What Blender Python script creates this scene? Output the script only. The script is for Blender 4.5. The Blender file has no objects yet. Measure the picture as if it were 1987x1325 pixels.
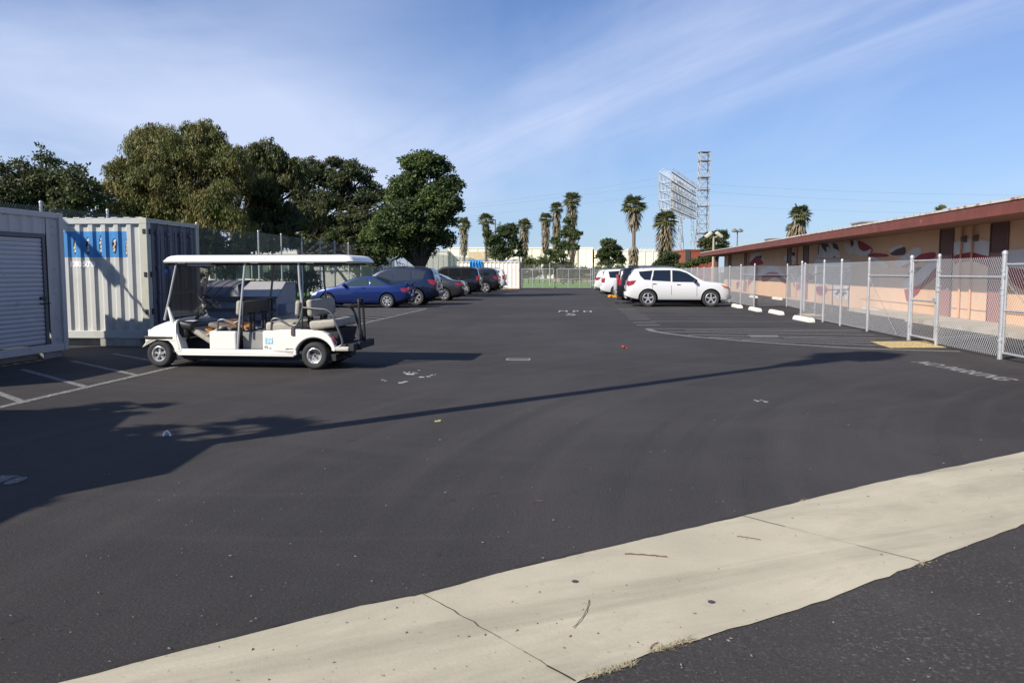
import bpy, bmesh, math, random
import numpy as np
from mathutils import Vector, Matrix, Quaternion
random.seed(7); rng = np.random.default_rng(7)
S = bpy.context.scene; COL = S.collection
R = math.radians
# ------------------------------------------------------------------ camera, sky, sun
FPX, CX, CY, HZ, CH = 1560.0, 993.5, 662.5, 528.0, 1.6     # focal length and horizon measured on the photo, eye height
TH = math.atan((CY-HZ)/FPX)
cam = bpy.data.objects.new('camera', bpy.data.cameras.new('camera')); COL.objects.link(cam)
cam.location = (0, 0, CH); cam.rotation_euler = (math.pi/2-TH, 0, 0)
cam.data.sensor_width = 36; cam.data.lens = FPX/1987*36; cam.data.clip_end = 6000; cam.data.clip_start = .05
S.camera = cam
SUN_EL, LX, LY = R(36.6), .77, .638                          # light travels towards +X +Y
S.view_settings.view_transform = 'Standard'; S.view_settings.look = 'None'
S.view_settings.exposure = .42; S.view_settings.gamma = 1
sun = bpy.data.objects.new('sun', bpy.data.lights.new('sun', 'SUN')); COL.objects.link(sun)
sun.data.energy = 5.0; sun.data.angle = R(.53); sun.data.color = (1, .93, .82)
sd = Vector((LX*math.cos(SUN_EL), LY*math.cos(SUN_EL), -math.sin(SUN_EL)))
sun.rotation_euler = sd.to_track_quat('-Z', 'Y').to_euler()
W = bpy.data.worlds.new('World'); S.world = W; W.use_nodes = True
nt = W.node_tree; nt.nodes.clear()
def nd(t, k, **kw):
    n = t.nodes.new(k)
    for a, b in kw.items(): setattr(n, a, b)
    return n
def ramp(t, src, stops, interp='LINEAR'):
    n = nd(t, 'ShaderNodeValToRGB'); cr = n.color_ramp; cr.interpolation = interp
    while len(cr.elements) > 1: cr.elements.remove(cr.elements[0])
    for i, (p, c) in enumerate(stops):
        e = cr.elements[0] if i == 0 else cr.elements.new(p)
        e.position = p; e.color = (c, c, c, 1) if not hasattr(c, '__len__') else tuple(c)+(1,)
    t.links.new(src, n.inputs[0]); return n.outputs[0]
def mth(t, op, a, b=None, clamp=False):
    n = nd(t, 'ShaderNodeMath', operation=op, use_clamp=clamp)
    for i, v in enumerate((a, b)):
        if v is None: continue
        if isinstance(v, (int, float)): n.inputs[i].default_value = v
        else: t.links.new(v, n.inputs[i])
    return n.outputs[0]
def mixc(t, f, a, b, mode='MIX'):
    n = nd(t, 'ShaderNodeMix', data_type='RGBA', blend_type=mode)
    for i, v in ((0, f), (6, a), (7, b)):
        if isinstance(v, (int, float)): n.inputs[i].default_value = v
        elif isinstance(v, (tuple, list)): n.inputs[i].default_value = tuple(v)[:3]+(1,)
        else: t.links.new(v, n.inputs[i])
    return n.outputs[2]
sky = nd(nt, 'ShaderNodeTexSky', sky_type='NISHITA'); sky.sun_disc = False
sky.sun_elevation = SUN_EL; sky.sun_rotation = math.atan2(-LX, -LY); sky.altitude = 20
sky.air_density = 1.0; sky.dust_density = .15; sky.ozone_density = 2.2
tc = nd(nt, 'ShaderNodeTexCoord'); sep = nd(nt, 'ShaderNodeSeparateXYZ'); nt.links.new(tc.outputs['Generated'], sep.inputs[0])
zz = mth(nt, 'MAXIMUM', sep.outputs[2], .0)
den = mth(nt, 'ADD', zz, .12)
px_ = mth(nt, 'DIVIDE', sep.outputs[0], den); py_ = mth(nt, 'DIVIDE', sep.outputs[1], den)
cmb = nd(nt, 'ShaderNodeCombineXYZ'); nt.links.new(px_, cmb.inputs[0]); nt.links.new(py_, cmb.inputs[1])
def cloud(rot, sc, scale, lo, hi, det=6, dist=.6, off=(0, 0, 0), rough=.55):
    m = nd(nt, 'ShaderNodeMapping'); m.inputs['Rotation'].default_value = (0, 0, rot); m.inputs['Scale'].default_value = sc
    m.inputs['Location'].default_value = off
    nt.links.new(cmb.outputs[0], m.inputs[0])
    n = nd(nt, 'ShaderNodeTexNoise'); n.inputs['Scale'].default_value = scale; n.inputs['Detail'].default_value = det
    n.inputs['Distortion'].default_value = dist; n.inputs['Roughness'].default_value = rough
    nt.links.new(m.outputs[0], n.inputs[0])
    return ramp(nt, n.outputs[0], [(lo, 0.), (hi, 1.)])
# a broad cirrus veil to the left, streaks that fan out to the right
veil = mth(nt, 'ADD', mth(nt, 'MULTIPLY', mth(nt, 'ADD', mth(nt, 'MULTIPLY', px_, -1.05), -.02), 1.0, clamp=True), .12, clamp=True)
c1 = cloud(R(-28), (.75, .95, 1), .62, .22, .60, det=8, dist=.5, off=(1.4, .6, 0), rough=.5)
c2 = cloud(R(-42), (.8, .34, 1), .9, .40, .72, det=8, dist=1.0, off=(3.1, 1.2, 0), rough=.52)
c3 = cloud(R(-62), (1.3, .25, 1), 1.3, .52, .80, det=7, dist=.2, off=(.3, 2.2, 0))
# one broad wispy band that climbs from the horizon to the upper right
m4 = nd(nt, 'ShaderNodeMapping', vector_type='TEXTURE'); m4.inputs['Rotation'].default_value = (0, 0, R(122)); m4.inputs['Scale'].default_value = (2.6, .42, 1); nt.links.new(cmb.outputs[0], m4.inputs[0])
n4 = nd(nt, 'ShaderNodeTexNoise'); n4.inputs['Scale'].default_value = 1.1; n4.inputs['Detail'].default_value = 8; n4.inputs['Roughness'].default_value = .58; n4.inputs['Distortion'].default_value = .5; nt.links.new(m4.outputs[0], n4.inputs[0])
s4 = mth(nt, 'ABSOLUTE', mth(nt, 'SUBTRACT', mth(nt, 'ADD', py_, mth(nt, 'MULTIPLY', px_, 1.4)), 3.5))
c4 = mth(nt, 'MULTIPLY', mth(nt, 'SUBTRACT', 1.0, mth(nt, 'MULTIPLY', s4, .85), clamp=True), ramp(nt, n4.outputs[0], [(.34, .12), (.66, 1.)]))
cl = mth(nt, 'ADD', mth(nt, 'ADD', mth(nt, 'MULTIPLY', c4, .62), mth(nt, 'MULTIPLY', mth(nt, 'MULTIPLY', c1, veil), .95)), mth(nt, 'ADD', mth(nt, 'MULTIPLY', c2, .20), mth(nt, 'MULTIPLY', c3, .22)), clamp=True)
cl = mth(nt, 'MULTIPLY', cl, .86)
hazeband = ramp(nt, zz, [(0., .72), (.06, .52), (.16, .22), (.34, 0.)])
tint = mixc(nt, 1.0, sky.outputs[0], (.73, 1.0, 1.48), 'MULTIPLY')
front = mth(nt, 'ADD', mth(nt, 'MULTIPLY', sep.outputs[1], 2.2), .75, clamp=True)      # the cirrus lies over the far half of the sky
col = mixc(nt, hazeband, tint, (5.9, 7.6, 9.6))
col = mixc(nt, mth(nt, 'MULTIPLY', cl, front), col, (7.9, 9.0, 11.8))
bg = nd(nt, 'ShaderNodeBackground'); bg.inputs[1].default_value = .064
nt.links.new(col, bg.inputs[0]); out = nd(nt, 'ShaderNodeOutputWorld'); nt.links.new(bg.outputs[0], out.inputs[0])

# ------------------------------------------------------------------ survey helpers (photo measurements -> metres)
def ray(px, py):
    u, v = (px-CX)/FPX, (CY-py)/FPX
    return Vector((u, math.cos(TH)+v*math.sin(TH), -math.sin(TH)+v*math.cos(TH)))
def gp(px, py, z=0.):
    d = ray(px, py); t = (z-CH)/d.z; return Vector((d.x*t, d.y*t, z))
def at(px, py, Y):
    d = ray(px, py); t = Y/d.y; return Vector((d.x*t, Y, CH+d.z*t))
LOT = math.atan(.092)                                        # the lot's long axis leans this much to the right of +Y
AX = Vector((math.sin(LOT), math.cos(LOT), 0)); PX = Vector((math.cos(LOT), -math.sin(LOT), 0))
# ------------------------------------------------------------------ mesh helpers
class MB:
    def __init__(s): s.v = []; s.f = []; s.m = []
    def add(s, vs, fs, mi=0):
        o = len(s.v); s.v += [tuple(v) for v in vs]; s.f += [tuple(i+o for i in f) for f in fs]; s.m += [mi]*len(fs); return s
    def box(s, c, d, rz=0, mi=0, rx=0, ry=0):
        M = Matrix.Rotation(rz, 3, 'Z') @ Matrix.Rotation(ry, 3, 'Y') @ Matrix.Rotation(rx, 3, 'X'); c = Vector(c)
        vs = [c + M @ Vector((x*d[0]/2, y*d[1]/2, z*d[2]/2)) for x in (-1, 1) for y in (-1, 1) for z in (-1, 1)]
        return s.add(vs, [(0,1,3,2),(4,6,7,5),(0,4,5,1),(2,3,7,6),(0,2,6,4),(1,5,7,3)], mi)
    def span(s, a, b, mi=0):
        a, b = Vector(a), Vector(b); return s.box((a+b)/2, [abs(q) for q in (b-a)], mi=mi)
    def tube(s, pts, r, n=8, mi=0, caps=True):
        pts = [Vector(p) for p in pts]; rs = r if hasattr(r, '__len__') else [r]*len(pts); o = len(s.v); k = len(pts)
        ref = None
        for i, p in enumerate(pts):
            t = (pts[min(i+1, k-1)]-pts[max(i-1, 0)]).normalized()
            if ref is None: ref = t.orthogonal().normalized()
            ref = (ref - t*ref.dot(t)).normalized(); b = t.cross(ref)
            for j in range(n):
                a = 2*math.pi*j/n; s.v.append(tuple(p+(ref*math.cos(a)+b*math.sin(a))*rs[i]))
        for i in range(k-1):
            for j in range(n):
                s.f.append((o+i*n+j, o+i*n+(j+1)%n, o+(i+1)*n+(j+1)%n, o+(i+1)*n+j)); s.m.append(mi)
        if caps: s.f.append(tuple(o+j for j in range(n))[::-1]); s.f.append(tuple(o+(k-1)*n+j for j in range(n))); s.m += [mi, mi]
        return s
    def prism(s, poly, h0, h1, axis='z', mi=0):
        n = len(poly)
        def P(p, h): return {'z': (p[0], p[1], h), 'y': (p[0], h, p[1]), 'x': (h, p[0], p[1])}[axis]
        vs = [P(p, h0) for p in poly]+[P(p, h1) for p in poly]
        fs = [tuple(range(n))[::-1], tuple(range(n, 2*n))]+[(i, (i+1)%n, n+(i+1)%n, n+i) for i in range(n)]
        return s.add(vs, fs, mi)
    def lathe(s, prof, c=(0, 0, 0), axis='y', n=24, mi=0):
        o = len(s.v); c = Vector(c)
        for (r, h) in prof:
            for j in range(n):
                a = 2*math.pi*j/n; x, y = r*math.cos(a), r*math.sin(a)
                s.v.append(tuple(c+Vector({'y': (x, h, y), 'z': (x, y, h), 'x': (h, x, y)}[axis])))
        for i in range(len(prof)-1):
            for j in range(n):
                s.f.append((o+i*n+j, o+i*n+(j+1)%n, o+(i+1)*n+(j+1)%n, o+(i+1)*n+j)); s.m.append(mi)
        return s
    def rbox(s, c, d, r=.03, n=3, rz=0, ry=0, rx=0, mi=0):                   # rounded cushion-like box
        b = bmesh.new(); bmesh.ops.create_cube(b, size=1)
        for v in b.verts: v.co = Vector((v.co.x*d[0], v.co.y*d[1], v.co.z*d[2]))
        bmesh.ops.bevel(b, geom=b.edges[:], offset=min(r, min(d)*.49), segments=n, profile=.5, affect='EDGES')
        M = Matrix.Rotation(rz, 3, 'Z') @ Matrix.Rotation(ry, 3, 'Y') @ Matrix.Rotation(rx, 3, 'X'); c = Vector(c)
        b.verts.index_update()
        s.add([c+M @ v.co for v in b.verts], [[v.index for v in f.verts] for f in b.faces], mi); b.free(); return s
    def build(s, name, mats, parent=None, smooth=None, bev=0, loc=None):
        me = bpy.data.meshes.new(name); me.from_pydata(s.v, [], s.f)
        for m in (mats if isinstance(mats, (list, tuple)) else [mats]): me.materials.append(m)
        if max(s.m, default=0) > 0: me.polygons.foreach_set('material_index', s.m)
        b = bmesh.new(); b.from_mesh(me); bmesh.ops.recalc_face_normals(b, faces=b.faces[:])
        if bev: bmesh.ops.bevel(b, geom=[e for e in b.edges if e.is_manifold and e.calc_face_angle(0) > .6], offset=bev, segments=2, profile=.5, affect='EDGES', clamp_overlap=True)
        b.to_mesh(me); b.free()
        if smooth is not None:
            me.polygons.foreach_set('use_smooth', [True]*len(me.polygons)); me.set_sharp_from_angle(angle=R(smooth))
        o = bpy.data.objects.new(name, me); COL.objects.link(o)
        if parent: o.parent = parent
        if loc is not None: o.location = loc
        elif parent is not None and parent.get('_w'): o.location = -parent.location
        return o
def tag(o, label=None, cat=None, group=None, kind=None):
    for k, v in (('label', label), ('category', cat), ('group', group), ('kind', kind)):
        if v: o[k] = v
    return o
def thing(name, label, cat, loc=(0, 0, 0), rz=0, group=None, world=False):
    o = bpy.data.objects.new(name, None); COL.objects.link(o); o.location = loc; o.rotation_euler = (0, 0, rz); o.empty_display_size = .3
    if world: o['_w'] = 1                                   # parts are modelled in world metres
    return tag(o, label, cat, group)
def copy_tree(o, parent=None):
    c = o.copy(); COL.objects.link(c); c.parent = parent
    for ch in list(o.children): copy_tree(ch, c)
    return c
# ------------------------------------------------------------------ materials
MAT = {}
def mat(name, c, rough=.6, metal=0., var=.0, vs=3., bump=0., bs=40., spec=.5, dirt=None, coat=0., trans=0., alpha=1., vdet=4, obj=True, c2=None):
    if name in MAT: return MAT[name]
    m = bpy.data.materials.new(name); m.use_nodes = True; t = m.node_tree; b = t.nodes['Principled BSDF']
    b.inputs['Base Color'].default_value = tuple(c)+(1,); b.inputs['Roughness'].default_value = rough; b.inputs['Metallic'].default_value = metal
    b.inputs['Specular IOR Level'].default_value = spec; b.inputs['Coat Weight'].default_value = coat; b.inputs['Coat Roughness'].default_value = .04
    b.inputs['Transmission Weight'].default_value = trans; b.inputs['Alpha'].default_value = alpha
    tcn = nd(t, 'ShaderNodeTexCoord')
    def noise(s, d=4, r=.6):
        n = nd(t, 'ShaderNodeTexNoise'); n.inputs['Scale'].default_value = s; n.inputs['Detail'].default_value = d; n.inputs['Roughness'].default_value = r
        t.links.new(tcn.outputs['Object'], n.inputs[0]); return n.outputs[0]
    colr = None
    if var or c2:
        f = ramp(t, noise(vs, vdet), [(.3, 0.), (.7, 1.)])
        a = tuple(q*(1-var) for q in c); bb = c2 if c2 else tuple(min(1, q*(1+var)) for q in c)
        colr = mixc(t, f, a, bb)
    if dirt:                                                 # (colour, scale, lo, hi)
        f = ramp(t, noise(dirt[1], 6, .65), [(dirt[2], 0.), (dirt[3], 1.)])
        colr = mixc(t, f, colr if colr else tuple(c), dirt[0])
    if colr: t.links.new(colr, b.inputs['Base Color'])
    if bump:
        bn = nd(t, 'ShaderNodeBump'); bn.inputs['Strength'].default_value = bump; bn.inputs['Distance'].default_value = .02
        t.links.new(noise(bs, 5), bn.inputs['Height']); t.links.new(bn.outputs[0], b.inputs['Normal'])
    MAT[name] = m; return m
def leafmat(name, ca, cb, cc=None, tr=.25):
    m = bpy.data.materials.new(name); m.use_nodes = True; t = m.node_tree; t.nodes.clear()
    g = nd(t, 'ShaderNodeNewGeometry'); tcn = nd(t, 'ShaderNodeTexCoord')
    n = nd(t, 'ShaderNodeTexNoise'); n.inputs['Scale'].default_value = .55; n.inputs['Detail'].default_value = 3; t.links.new(tcn.outputs['Object'], n.inputs[0])
    c = mixc(t, g.outputs['Random Per Island'], ca, cb)
    f = ramp(t, n.outputs[0], [(.42, 0.), (.66, 1.)]); c = mixc(t, mth(t, 'MULTIPLY', f, .75), c, cc or tuple(q*1.3 for q in cb))
    d = nd(t, 'ShaderNodeBsdfPrincipled'); d.inputs['Roughness'].default_value = .55; d.inputs['Specular IOR Level'].default_value = .35
    t.links.new(c, d.inputs['Base Color']); tl = nd(t, 'ShaderNodeBsdfTranslucent'); t.links.new(c, tl.inputs[0])
    mx = nd(t, 'ShaderNodeMixShader'); mx.inputs[0].default_value = tr; t.links.new(d.outputs[0], mx.inputs[1]); t.links.new(tl.outputs[0], mx.inputs[2])
    o = nd(t, 'ShaderNodeOutputMaterial'); t.links.new(mx.outputs[0], o.inputs[0]); MAT[name] = m; return m
def ground_mat(name, base, speck, kind):
    m = bpy.data.materials.new(name); m.use_nodes = True; t = m.node_tree; b = t.nodes['Principled BSDF']
    tcn = nd(t, 'ShaderNodeTexCoord')
    def noise(s, d=4, r=.6, sc=(1, 1, 1), rot=0, dist=0.):
        mp = nd(t, 'ShaderNodeMapping', vector_type='TEXTURE'); mp.inputs['Scale'].default_value = (1/sc[0], 1/sc[1], 1); mp.inputs['Rotation'].default_value = (0, 0, rot); t.links.new(tcn.outputs['Object'], mp.inputs[0])
        n = nd(t, 'ShaderNodeTexNoise'); n.inputs['Scale'].default_value = s; n.inputs['Detail'].default_value = d; n.inputs['Roughness'].default_value = r; n.inputs['Distortion'].default_value = dist
        t.links.new(mp.outputs[0], n.inputs[0]); return n.outputs[0]
    if kind == 'asphalt':
        sx = nd(t, 'ShaderNodeSeparateXYZ'); t.links.new(tcn.outputs['Object'], sx.inputs[0])
        def arcs(cx, cy, fr, lo_, hi_):                        # faint rings left by vehicles that turn round a point
            dx, dy = mth(t, 'SUBTRACT', sx.outputs[0], cx), mth(t, 'SUBTRACT', sx.outputs[1], cy)
            r = mth(t, 'SQRT', mth(t, 'ADD', mth(t, 'MULTIPLY', dx, dx), mth(t, 'MULTIPLY', dy, dy))); a = mth(t, 'ARCTAN2', dy, dx)
            cb = nd(t, 'ShaderNodeCombineXYZ'); t.links.new(mth(t, 'MULTIPLY', r, fr), cb.inputs[0]); t.links.new(mth(t, 'MULTIPLY', a, 1.3), cb.inputs[1])
            n = nd(t, 'ShaderNodeTexNoise'); n.inputs['Scale'].default_value = 1; n.inputs['Detail'].default_value = 5; n.inputs['Roughness'].default_value = .6; t.links.new(cb.outputs[0], n.inputs[0]); return ramp(t, n.outputs[0], [(lo_, 0.), (hi_, .45)])
        c = mixc(t, ramp(t, noise(.16, 5, .62), [(.36, 0.), (.66, 1.)]), tuple(q*.76 for q in base), tuple(q*1.30 for q in base))
        c = mixc(t, ramp(t, noise(.9, 5, .6, (1, .12, 1), R(-8), .4), [(.46, 0.), (.68, .5)]), c, tuple(q*.68 for q in base))        # tyre tracks along the lot
        c = mixc(t, ramp(t, noise(1.1, 5, .6, (.12, 1, 1), R(-22), .5), [(.52, 0.), (.74, .4)]), c, tuple(q*1.5 for q in base))     # scuffs
        c = mixc(t, arcs(13.5, 3.5, 2.6, .52, .72), c, tuple(q*1.5 for q in base)); c = mixc(t, arcs(-1.5, 21., 2.2, .54, .74), c, tuple(q*1.45 for q in base)); c = mixc(t, arcs(13.5, 3.0, 2.9, .56, .72), c, tuple(q*.6 for q in base))
        c = mixc(t, ramp(t, noise(1.7, 6, .7), [(.58, 0.), (.78, .5)]), c, (base[0]*1.45, base[1]*1.4, base[2]*1.3))               # dust
        c = mixc(t, ramp(t, noise(5.5, 3, .5), [(.66, 0.), (.74, .55)]), c, tuple(q*.55 for q in base))                             # small oil drips
        sp = noise(75, 2, .5); c = mixc(t, ramp(t, sp, [(.60-speck, 0.), (.74-speck, .75)]), c, tuple(q*2.3 for q in base))
        c = mixc(t, ramp(t, noise(48, 2), [(.28, .6), (.42, 0.)]), c, tuple(q*.45 for q in base))
        if speck > .01:
            c = mixc(t, mth(t, 'MULTIPLY', ramp(t, noise(.7, 4), [(.5, 0.), (.68, 1.)]), ramp(t, noise(34, 3), [(.58, 0.), (.64, .85)])), c, (.2, .19, .17))
        b.inputs['Specular IOR Level'].default_value = .22; b.inputs['Roughness'].default_value = .82; h = noise(48, 5, .8); st = .9
    elif kind == 'concrete':
        c = mixc(t, ramp(t, noise(.8, 6, .6), [(.3, 0.), (.7, 1.)]), tuple(q*.82 for q in base), tuple(min(1, q*1.12) for q in base))
        c = mixc(t, ramp(t, noise(2.1, 7, .7, (.25, 1, 1), R(25), .6), [(.46, 0.), (.70, .75)]), c, tuple(q*.62 for q in base))
        c = mixc(t, ramp(t, noise(.9, 5, .6, (.05, 1.6, 1), R(24), .25), [(.54, 0.), (.64, .6)]), c, tuple(q*.55 for q in base))     # tyre smears across the strip
        c = mixc(t, ramp(t, noise(28, 4, .6), [(.66, 0.), (.74, .6)]), c, tuple(q*.45 for q in base))
        c = mixc(t, ramp(t, noise(7, 5, .7), [(.6, 0.), (.76, .4)]), c, tuple(q*.6 for q in base))
        b.inputs['Roughness'].default_value = .85; h = noise(50, 5, .7); st = .25
    elif kind == 'paint':                                      # worn road paint with the asphalt showing through
        c = mixc(t, ramp(t, noise(5, 6, .75), [(.35, .2), (.7, 1.)]), tuple(q*.75 for q in base), base)
        c = mixc(t, ramp(t, noise(22, 6, .75), [(.50-speck, .85), (.60-speck, 0.)]), c, (.07, .068, .068))
        b.inputs['Roughness'].default_value = .8; h = noise(60, 4, .7); st = .3
    else:                                                      # lawn / dirt
        c = mixc(t, ramp(t, noise(.25, 5), [(.35, 0.), (.7, 1.)]), base, speck)
        c = mixc(t, ramp(t, noise(9, 4), [(.4, 0.), (.7, .6)]), c, tuple(q*.5 for q in base))
        b.inputs['Roughness'].default_value = .9; h = noise(14, 5); st = .9
    t.links.new(c, b.inputs['Base Color'])
    bn = nd(t, 'ShaderNodeBump'); bn.inputs['Strength'].default_value = st; bn.inputs['Distance'].default_value = .01 if kind != 'lawn' else .08
    t.links.new(h, bn.inputs['Height']); t.links.new(bn.outputs[0], b.inputs['Normal']); MAT[name] = m; return m
ASPH = ground_mat('asphalt', (.0465, .0428, .0415), .008, 'asphalt'); ASPH2 = ground_mat('road_asphalt', (.051, .0468, .0445), .03, 'asphalt')
CONC = ground_mat('concrete', (.45, .405, .300), 0, 'concrete'); CONC2 = ground_mat('walk_concrete', (.42, .37, .30), 0, 'concrete')
PAINT = ground_mat('white_road_paint', (.56, .545, .50), -.04, 'paint'); PAINTD = ground_mat('faded_road_paint', (.46, .45, .43), -.05, 'paint'); YELP = ground_mat('yellow_road_paint', (.70, .51, .21), .08, 'paint')
LAWN = ground_mat('lawn_green', (.09, .19, .025), (.15, .27, .04), 'lawn'); DIRT = ground_mat('dry_earth', (.12, .11, .07), (.10, .13, .05), 'lawn')
GALV = mat('galvanised_steel', (.50, .51, .52), .42, .55, var=.12, vs=8); WIRE = mat('chain_wire', (.52, .53, .54), .5, .3)
BLK = mat('black_rubber', (.02, .02, .022), .75); DARK = mat('black_trim', (.015, .015, .017), .5)
# ------------------------------------------------------------------ the ground
def sheet(name, pts, z, m, label=None):
    mb = MB(); mb.add([(p[0], p[1], z) for p in pts], [tuple(range(len(pts)))]); o = mb.build(name, m); o.data.flip_normals() if o.data.polygons[0].normal.z < 0 else None
    return tag(o, label, kind='structure')
sheet('ground', [(-2500, -300), (2500, -300), (2500, 4000), (-2500, 4000)], -.012, DIRT)
def lp(s, y): return AX*y + PX*s                              # s metres right of the lot axis through the camera, y metres along it
a, b_ = lp(-12.75, -25), lp(-12.75, 84.5); c_, d_ = lp(60, 84.5), lp(60, -25)
sheet('parking_lot', [a, (d_[0], d_[1]), (c_[0], c_[1]), (b_[0], b_[1])], 0, ASPH)
sheet('lawn', [lp(-11.5, 84.6), lp(60, 84.6), lp(60, 230), lp(-60, 230), lp(-60, 84.6)], -.006, LAWN)
sheet('grass_field', [lp(-60, 12), lp(-12.8, 12), lp(-12.8, 84.55), lp(-60, 84.55)], -.008, LAWN)
def jag(pts, amp=.012, step=.12):
    o = []
    for i in range(len(pts)-1):
        a, b = Vector(pts[i]), Vector(pts[i+1]); n = max(1, int((b-a).length/step)); d = (b-a).normalized(); q = Vector((-d.y, d.x, 0))
        for k in range(n):
            o.append(a+(b-a)*k/n + q*(random.gauss(0, amp)))
    o.append(Vector(pts[-1])); return o
up = [gp(*p) for p in ((-700, 1530), (125, 1325), (420, 1248), (700, 1178), (820, 1155), (1000, 1106), (1440, 1003), (1700, 938), (1987, 878), (2500, 772))]
lo = [gp(*p) for p in ((700, 1530), (1130, 1325), (1270, 1265), (1550, 1185), (1785, 1095), (1987, 1020), (2500, 850))]
upj, loj = jag(up, .003, .10), jag(lo, .0045, .10)
cs = MB(); vs = [(p.x, p.y, .008) for p in upj]+[(p.x, p.y, .008) for p in reversed(loj)]; cs.add(vs, [tuple(range(len(vs)))])
tag(cs.build('pavement', CONC), kind='structure')
low = [Vector((p.x, p.y, 0)) for p in loj]
sheet('road', [(p.x, p.y) for p in low]+[(60, 20), (60, -20), (-1, -20)], .004, ASPH2)
def ribbon(mb, pts, w, z, mi=0, taper=False):
    pts = [Vector((p[0], p[1], 0)) for p in pts]; n = len(pts); L = []; Rr = []
    for i, p in enumerate(pts):
        t = (pts[min(i+1, n-1)]-pts[max(i-1, 0)]).normalized(); q = Vector((-t.y, t.x, 0)); ww = w*(1 if not taper else math.sin(math.pi*(i+.5)/n))
        L.append((p.x+q.x*ww/2, p.y+q.y*ww/2, z)); Rr.append((p.x-q.x*ww/2, p.y-q.y*ww/2, z))
    mb.add(L+Rr, [(i, i+1, n+i+1, n+i) for i in range(n-1)], mi)
cr = MB()                                                     # the dark open joint where lot asphalt meets the strip, and the strip's own joints
def crack(a, b, w, amp):
    q = jag([a, b], amp, .05); k = len(q)
    for i in range(0, k-1, 3):
        ribbon(cr, q[i:i+4], w*random.uniform(.15, 1.3), .0125)
for i in range(1, len(up)-1): crack(up[i]+Vector((0, .012, 0)), up[i+1]+Vector((0, .012, 0)), .016 if i < 6 else .008, .005)
crack(gp(820, 1155), gp(1115, 1325), .008, .003); crack(gp(1440, 1003), gp(1785, 1092), .005, .002); crack(gp(-60, 1372), gp(180, 1500), .008, .003)
tag(cr.build('pavement_crack', mat('crack_dark', (.02, .018, .015), .95)), kind='structure')
# dry weeds in the near edge of the strip
wd = MB()
for (p, q, n) in ((gp(1140, 1318), gp(1230, 1288), 260), (gp(1262, 1268), gp(1345, 1242), 300), (gp(1780, 1100), gp(1800, 1090), 60), (gp(1550, 975), gp(1565, 972), 20)):
    for _ in range(n):
        a = p.lerp(q, random.random())+Vector((random.gauss(0, .01), random.gauss(0, .01), 0)); d = Vector((random.gauss(0, .02), random.gauss(0, .02), random.uniform(.004, .016)))
        w = Vector((random.gauss(0, 1), random.gauss(0, 1), 0)).normalized()*.002
        wd.add([a-w, a+w, a+d], [(0, 1, 2)])
tag(wd.build('dry_weeds', mat('straw', (.36, .31, .2), .9), loc=(0, 0, .008)), 'tuft of dry straw coloured weeds along the near edge of the concrete strip', 'weeds', kind='stuff')
# painted markings
pm = MB(); Z1 = .004
LK = [0]
def line(p, q, w=.10, mb=None, z=None): LK[0] += 1; ribbon(mb or pm, [p, q], w*1.9, Z1+.0008+.00007*LK[0])
def yaxis(x0, Y): return Vector((x0+.092*Y, Y, 0))
L0 = -6.95
line(yaxis(L0, 5.5), yaxis(L0, 34.9), .065)
pf = MB()
for k in range(22):
    Y = 8.5+k*1.28; p = yaxis(L0+.06, Y); q = p+Vector((-2.5, 2.35, 0)) if Y < 16 else p+Vector((-3.4, 3.0, 0)); 
    if Y < 17: q = p+Vector((-2.2, 2.1, 0))
    line(p, q, .055 if Y < 20 else .10)
line(yaxis(L0, 34.9), yaxis(L0, 34.9)+Vector((-5, .4, 0)), .10)
for Y in (37.6, 40.6, 43.6, 46.5, 49.4, 52.3, 55.2, 58.1, 61, 64, 67): line(yaxis(-6.9, Y), yaxis(-11.6, Y)+Vector((0, .43, 0)), .1, pf)
# right-hand hatched wedge and stalls
wedge = [gp(*p) for p in ((1257, 638), (1268, 643), (1300, 648), (1345, 653.5), (1400, 658), (1460, 663), (1530, 668), (1640, 675), (1750, 679), (1863, 682))]
ribbon(pm, wedge, .20, Z1)
for a_, b2 in (((1257, 638), (1672, 641)), ((1330, 641.5), (1672, 644)), ((1290, 644), (1696, 650)), ((1335, 650), (1732, 657.5)), ((1520, 656), (1700, 661)), ((1375, 655), (1690, 665)), ((1440, 660), (1716, 671))):
    line(gp(*a_), gp(*b2), .09)
for a_, b2 in (((1240, 604.5), (1440, 605.5)), ((1250, 612), (1465, 612.5)), ((1262, 624), (1594, 624.5)), ((1195, 589), (1250, 590)), ((1190, 594), (1240, 595))):
    line(gp(*a_), gp(*b2), .085, pf)
for (x, y) in ((1214, 599.5), (1219, 602), (1224, 606), (1231, 610), (1236, 614), (1240, 618.5), (1251, 626), (1258, 631)):
    p = gp(x, y); pf.add([p+Vector((-.36, -.14, Z1)), p+Vector((.36, -.14, Z1)), p+Vector((.36, .14, Z1)), p+Vector((-.36, .14, Z1))], [(0, 1, 2, 3)])
for ox, oy, rx, ry in ((2, 932, .05, .13), (30, 933, .06, .12), (10, 925, .12, .035)):
    g = gp(ox, oy); pf.add([(g.x+rx*math.cos(.524*i), g.y+ry*math.sin(.524*i), Z1+.0002*ry+.001*rx) for i in range(12)], [tuple(range(12))])
p = gp(1492, 652.5); pf.add([p+Vector((-.55, -.35, Z1)), p+Vector((.1, -.45, Z1)), p+Vector((.35, .4, Z1)), p+Vector((-.4, .45, Z1))], [(0, 1, 2, 3)])
for k in range(7): line(gp(1800, 676)+Vector((1.2+k*.9, 2.5, 0)), gp(1800, 676)+Vector((4.4+k*.9, 4.2, 0)), .08, pf)
tag(pm.build('road_markings', PAINT), kind='structure'); tag(pf.build('faded_road_markings', PAINTD), kind='structure')
yp = MB()
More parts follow.
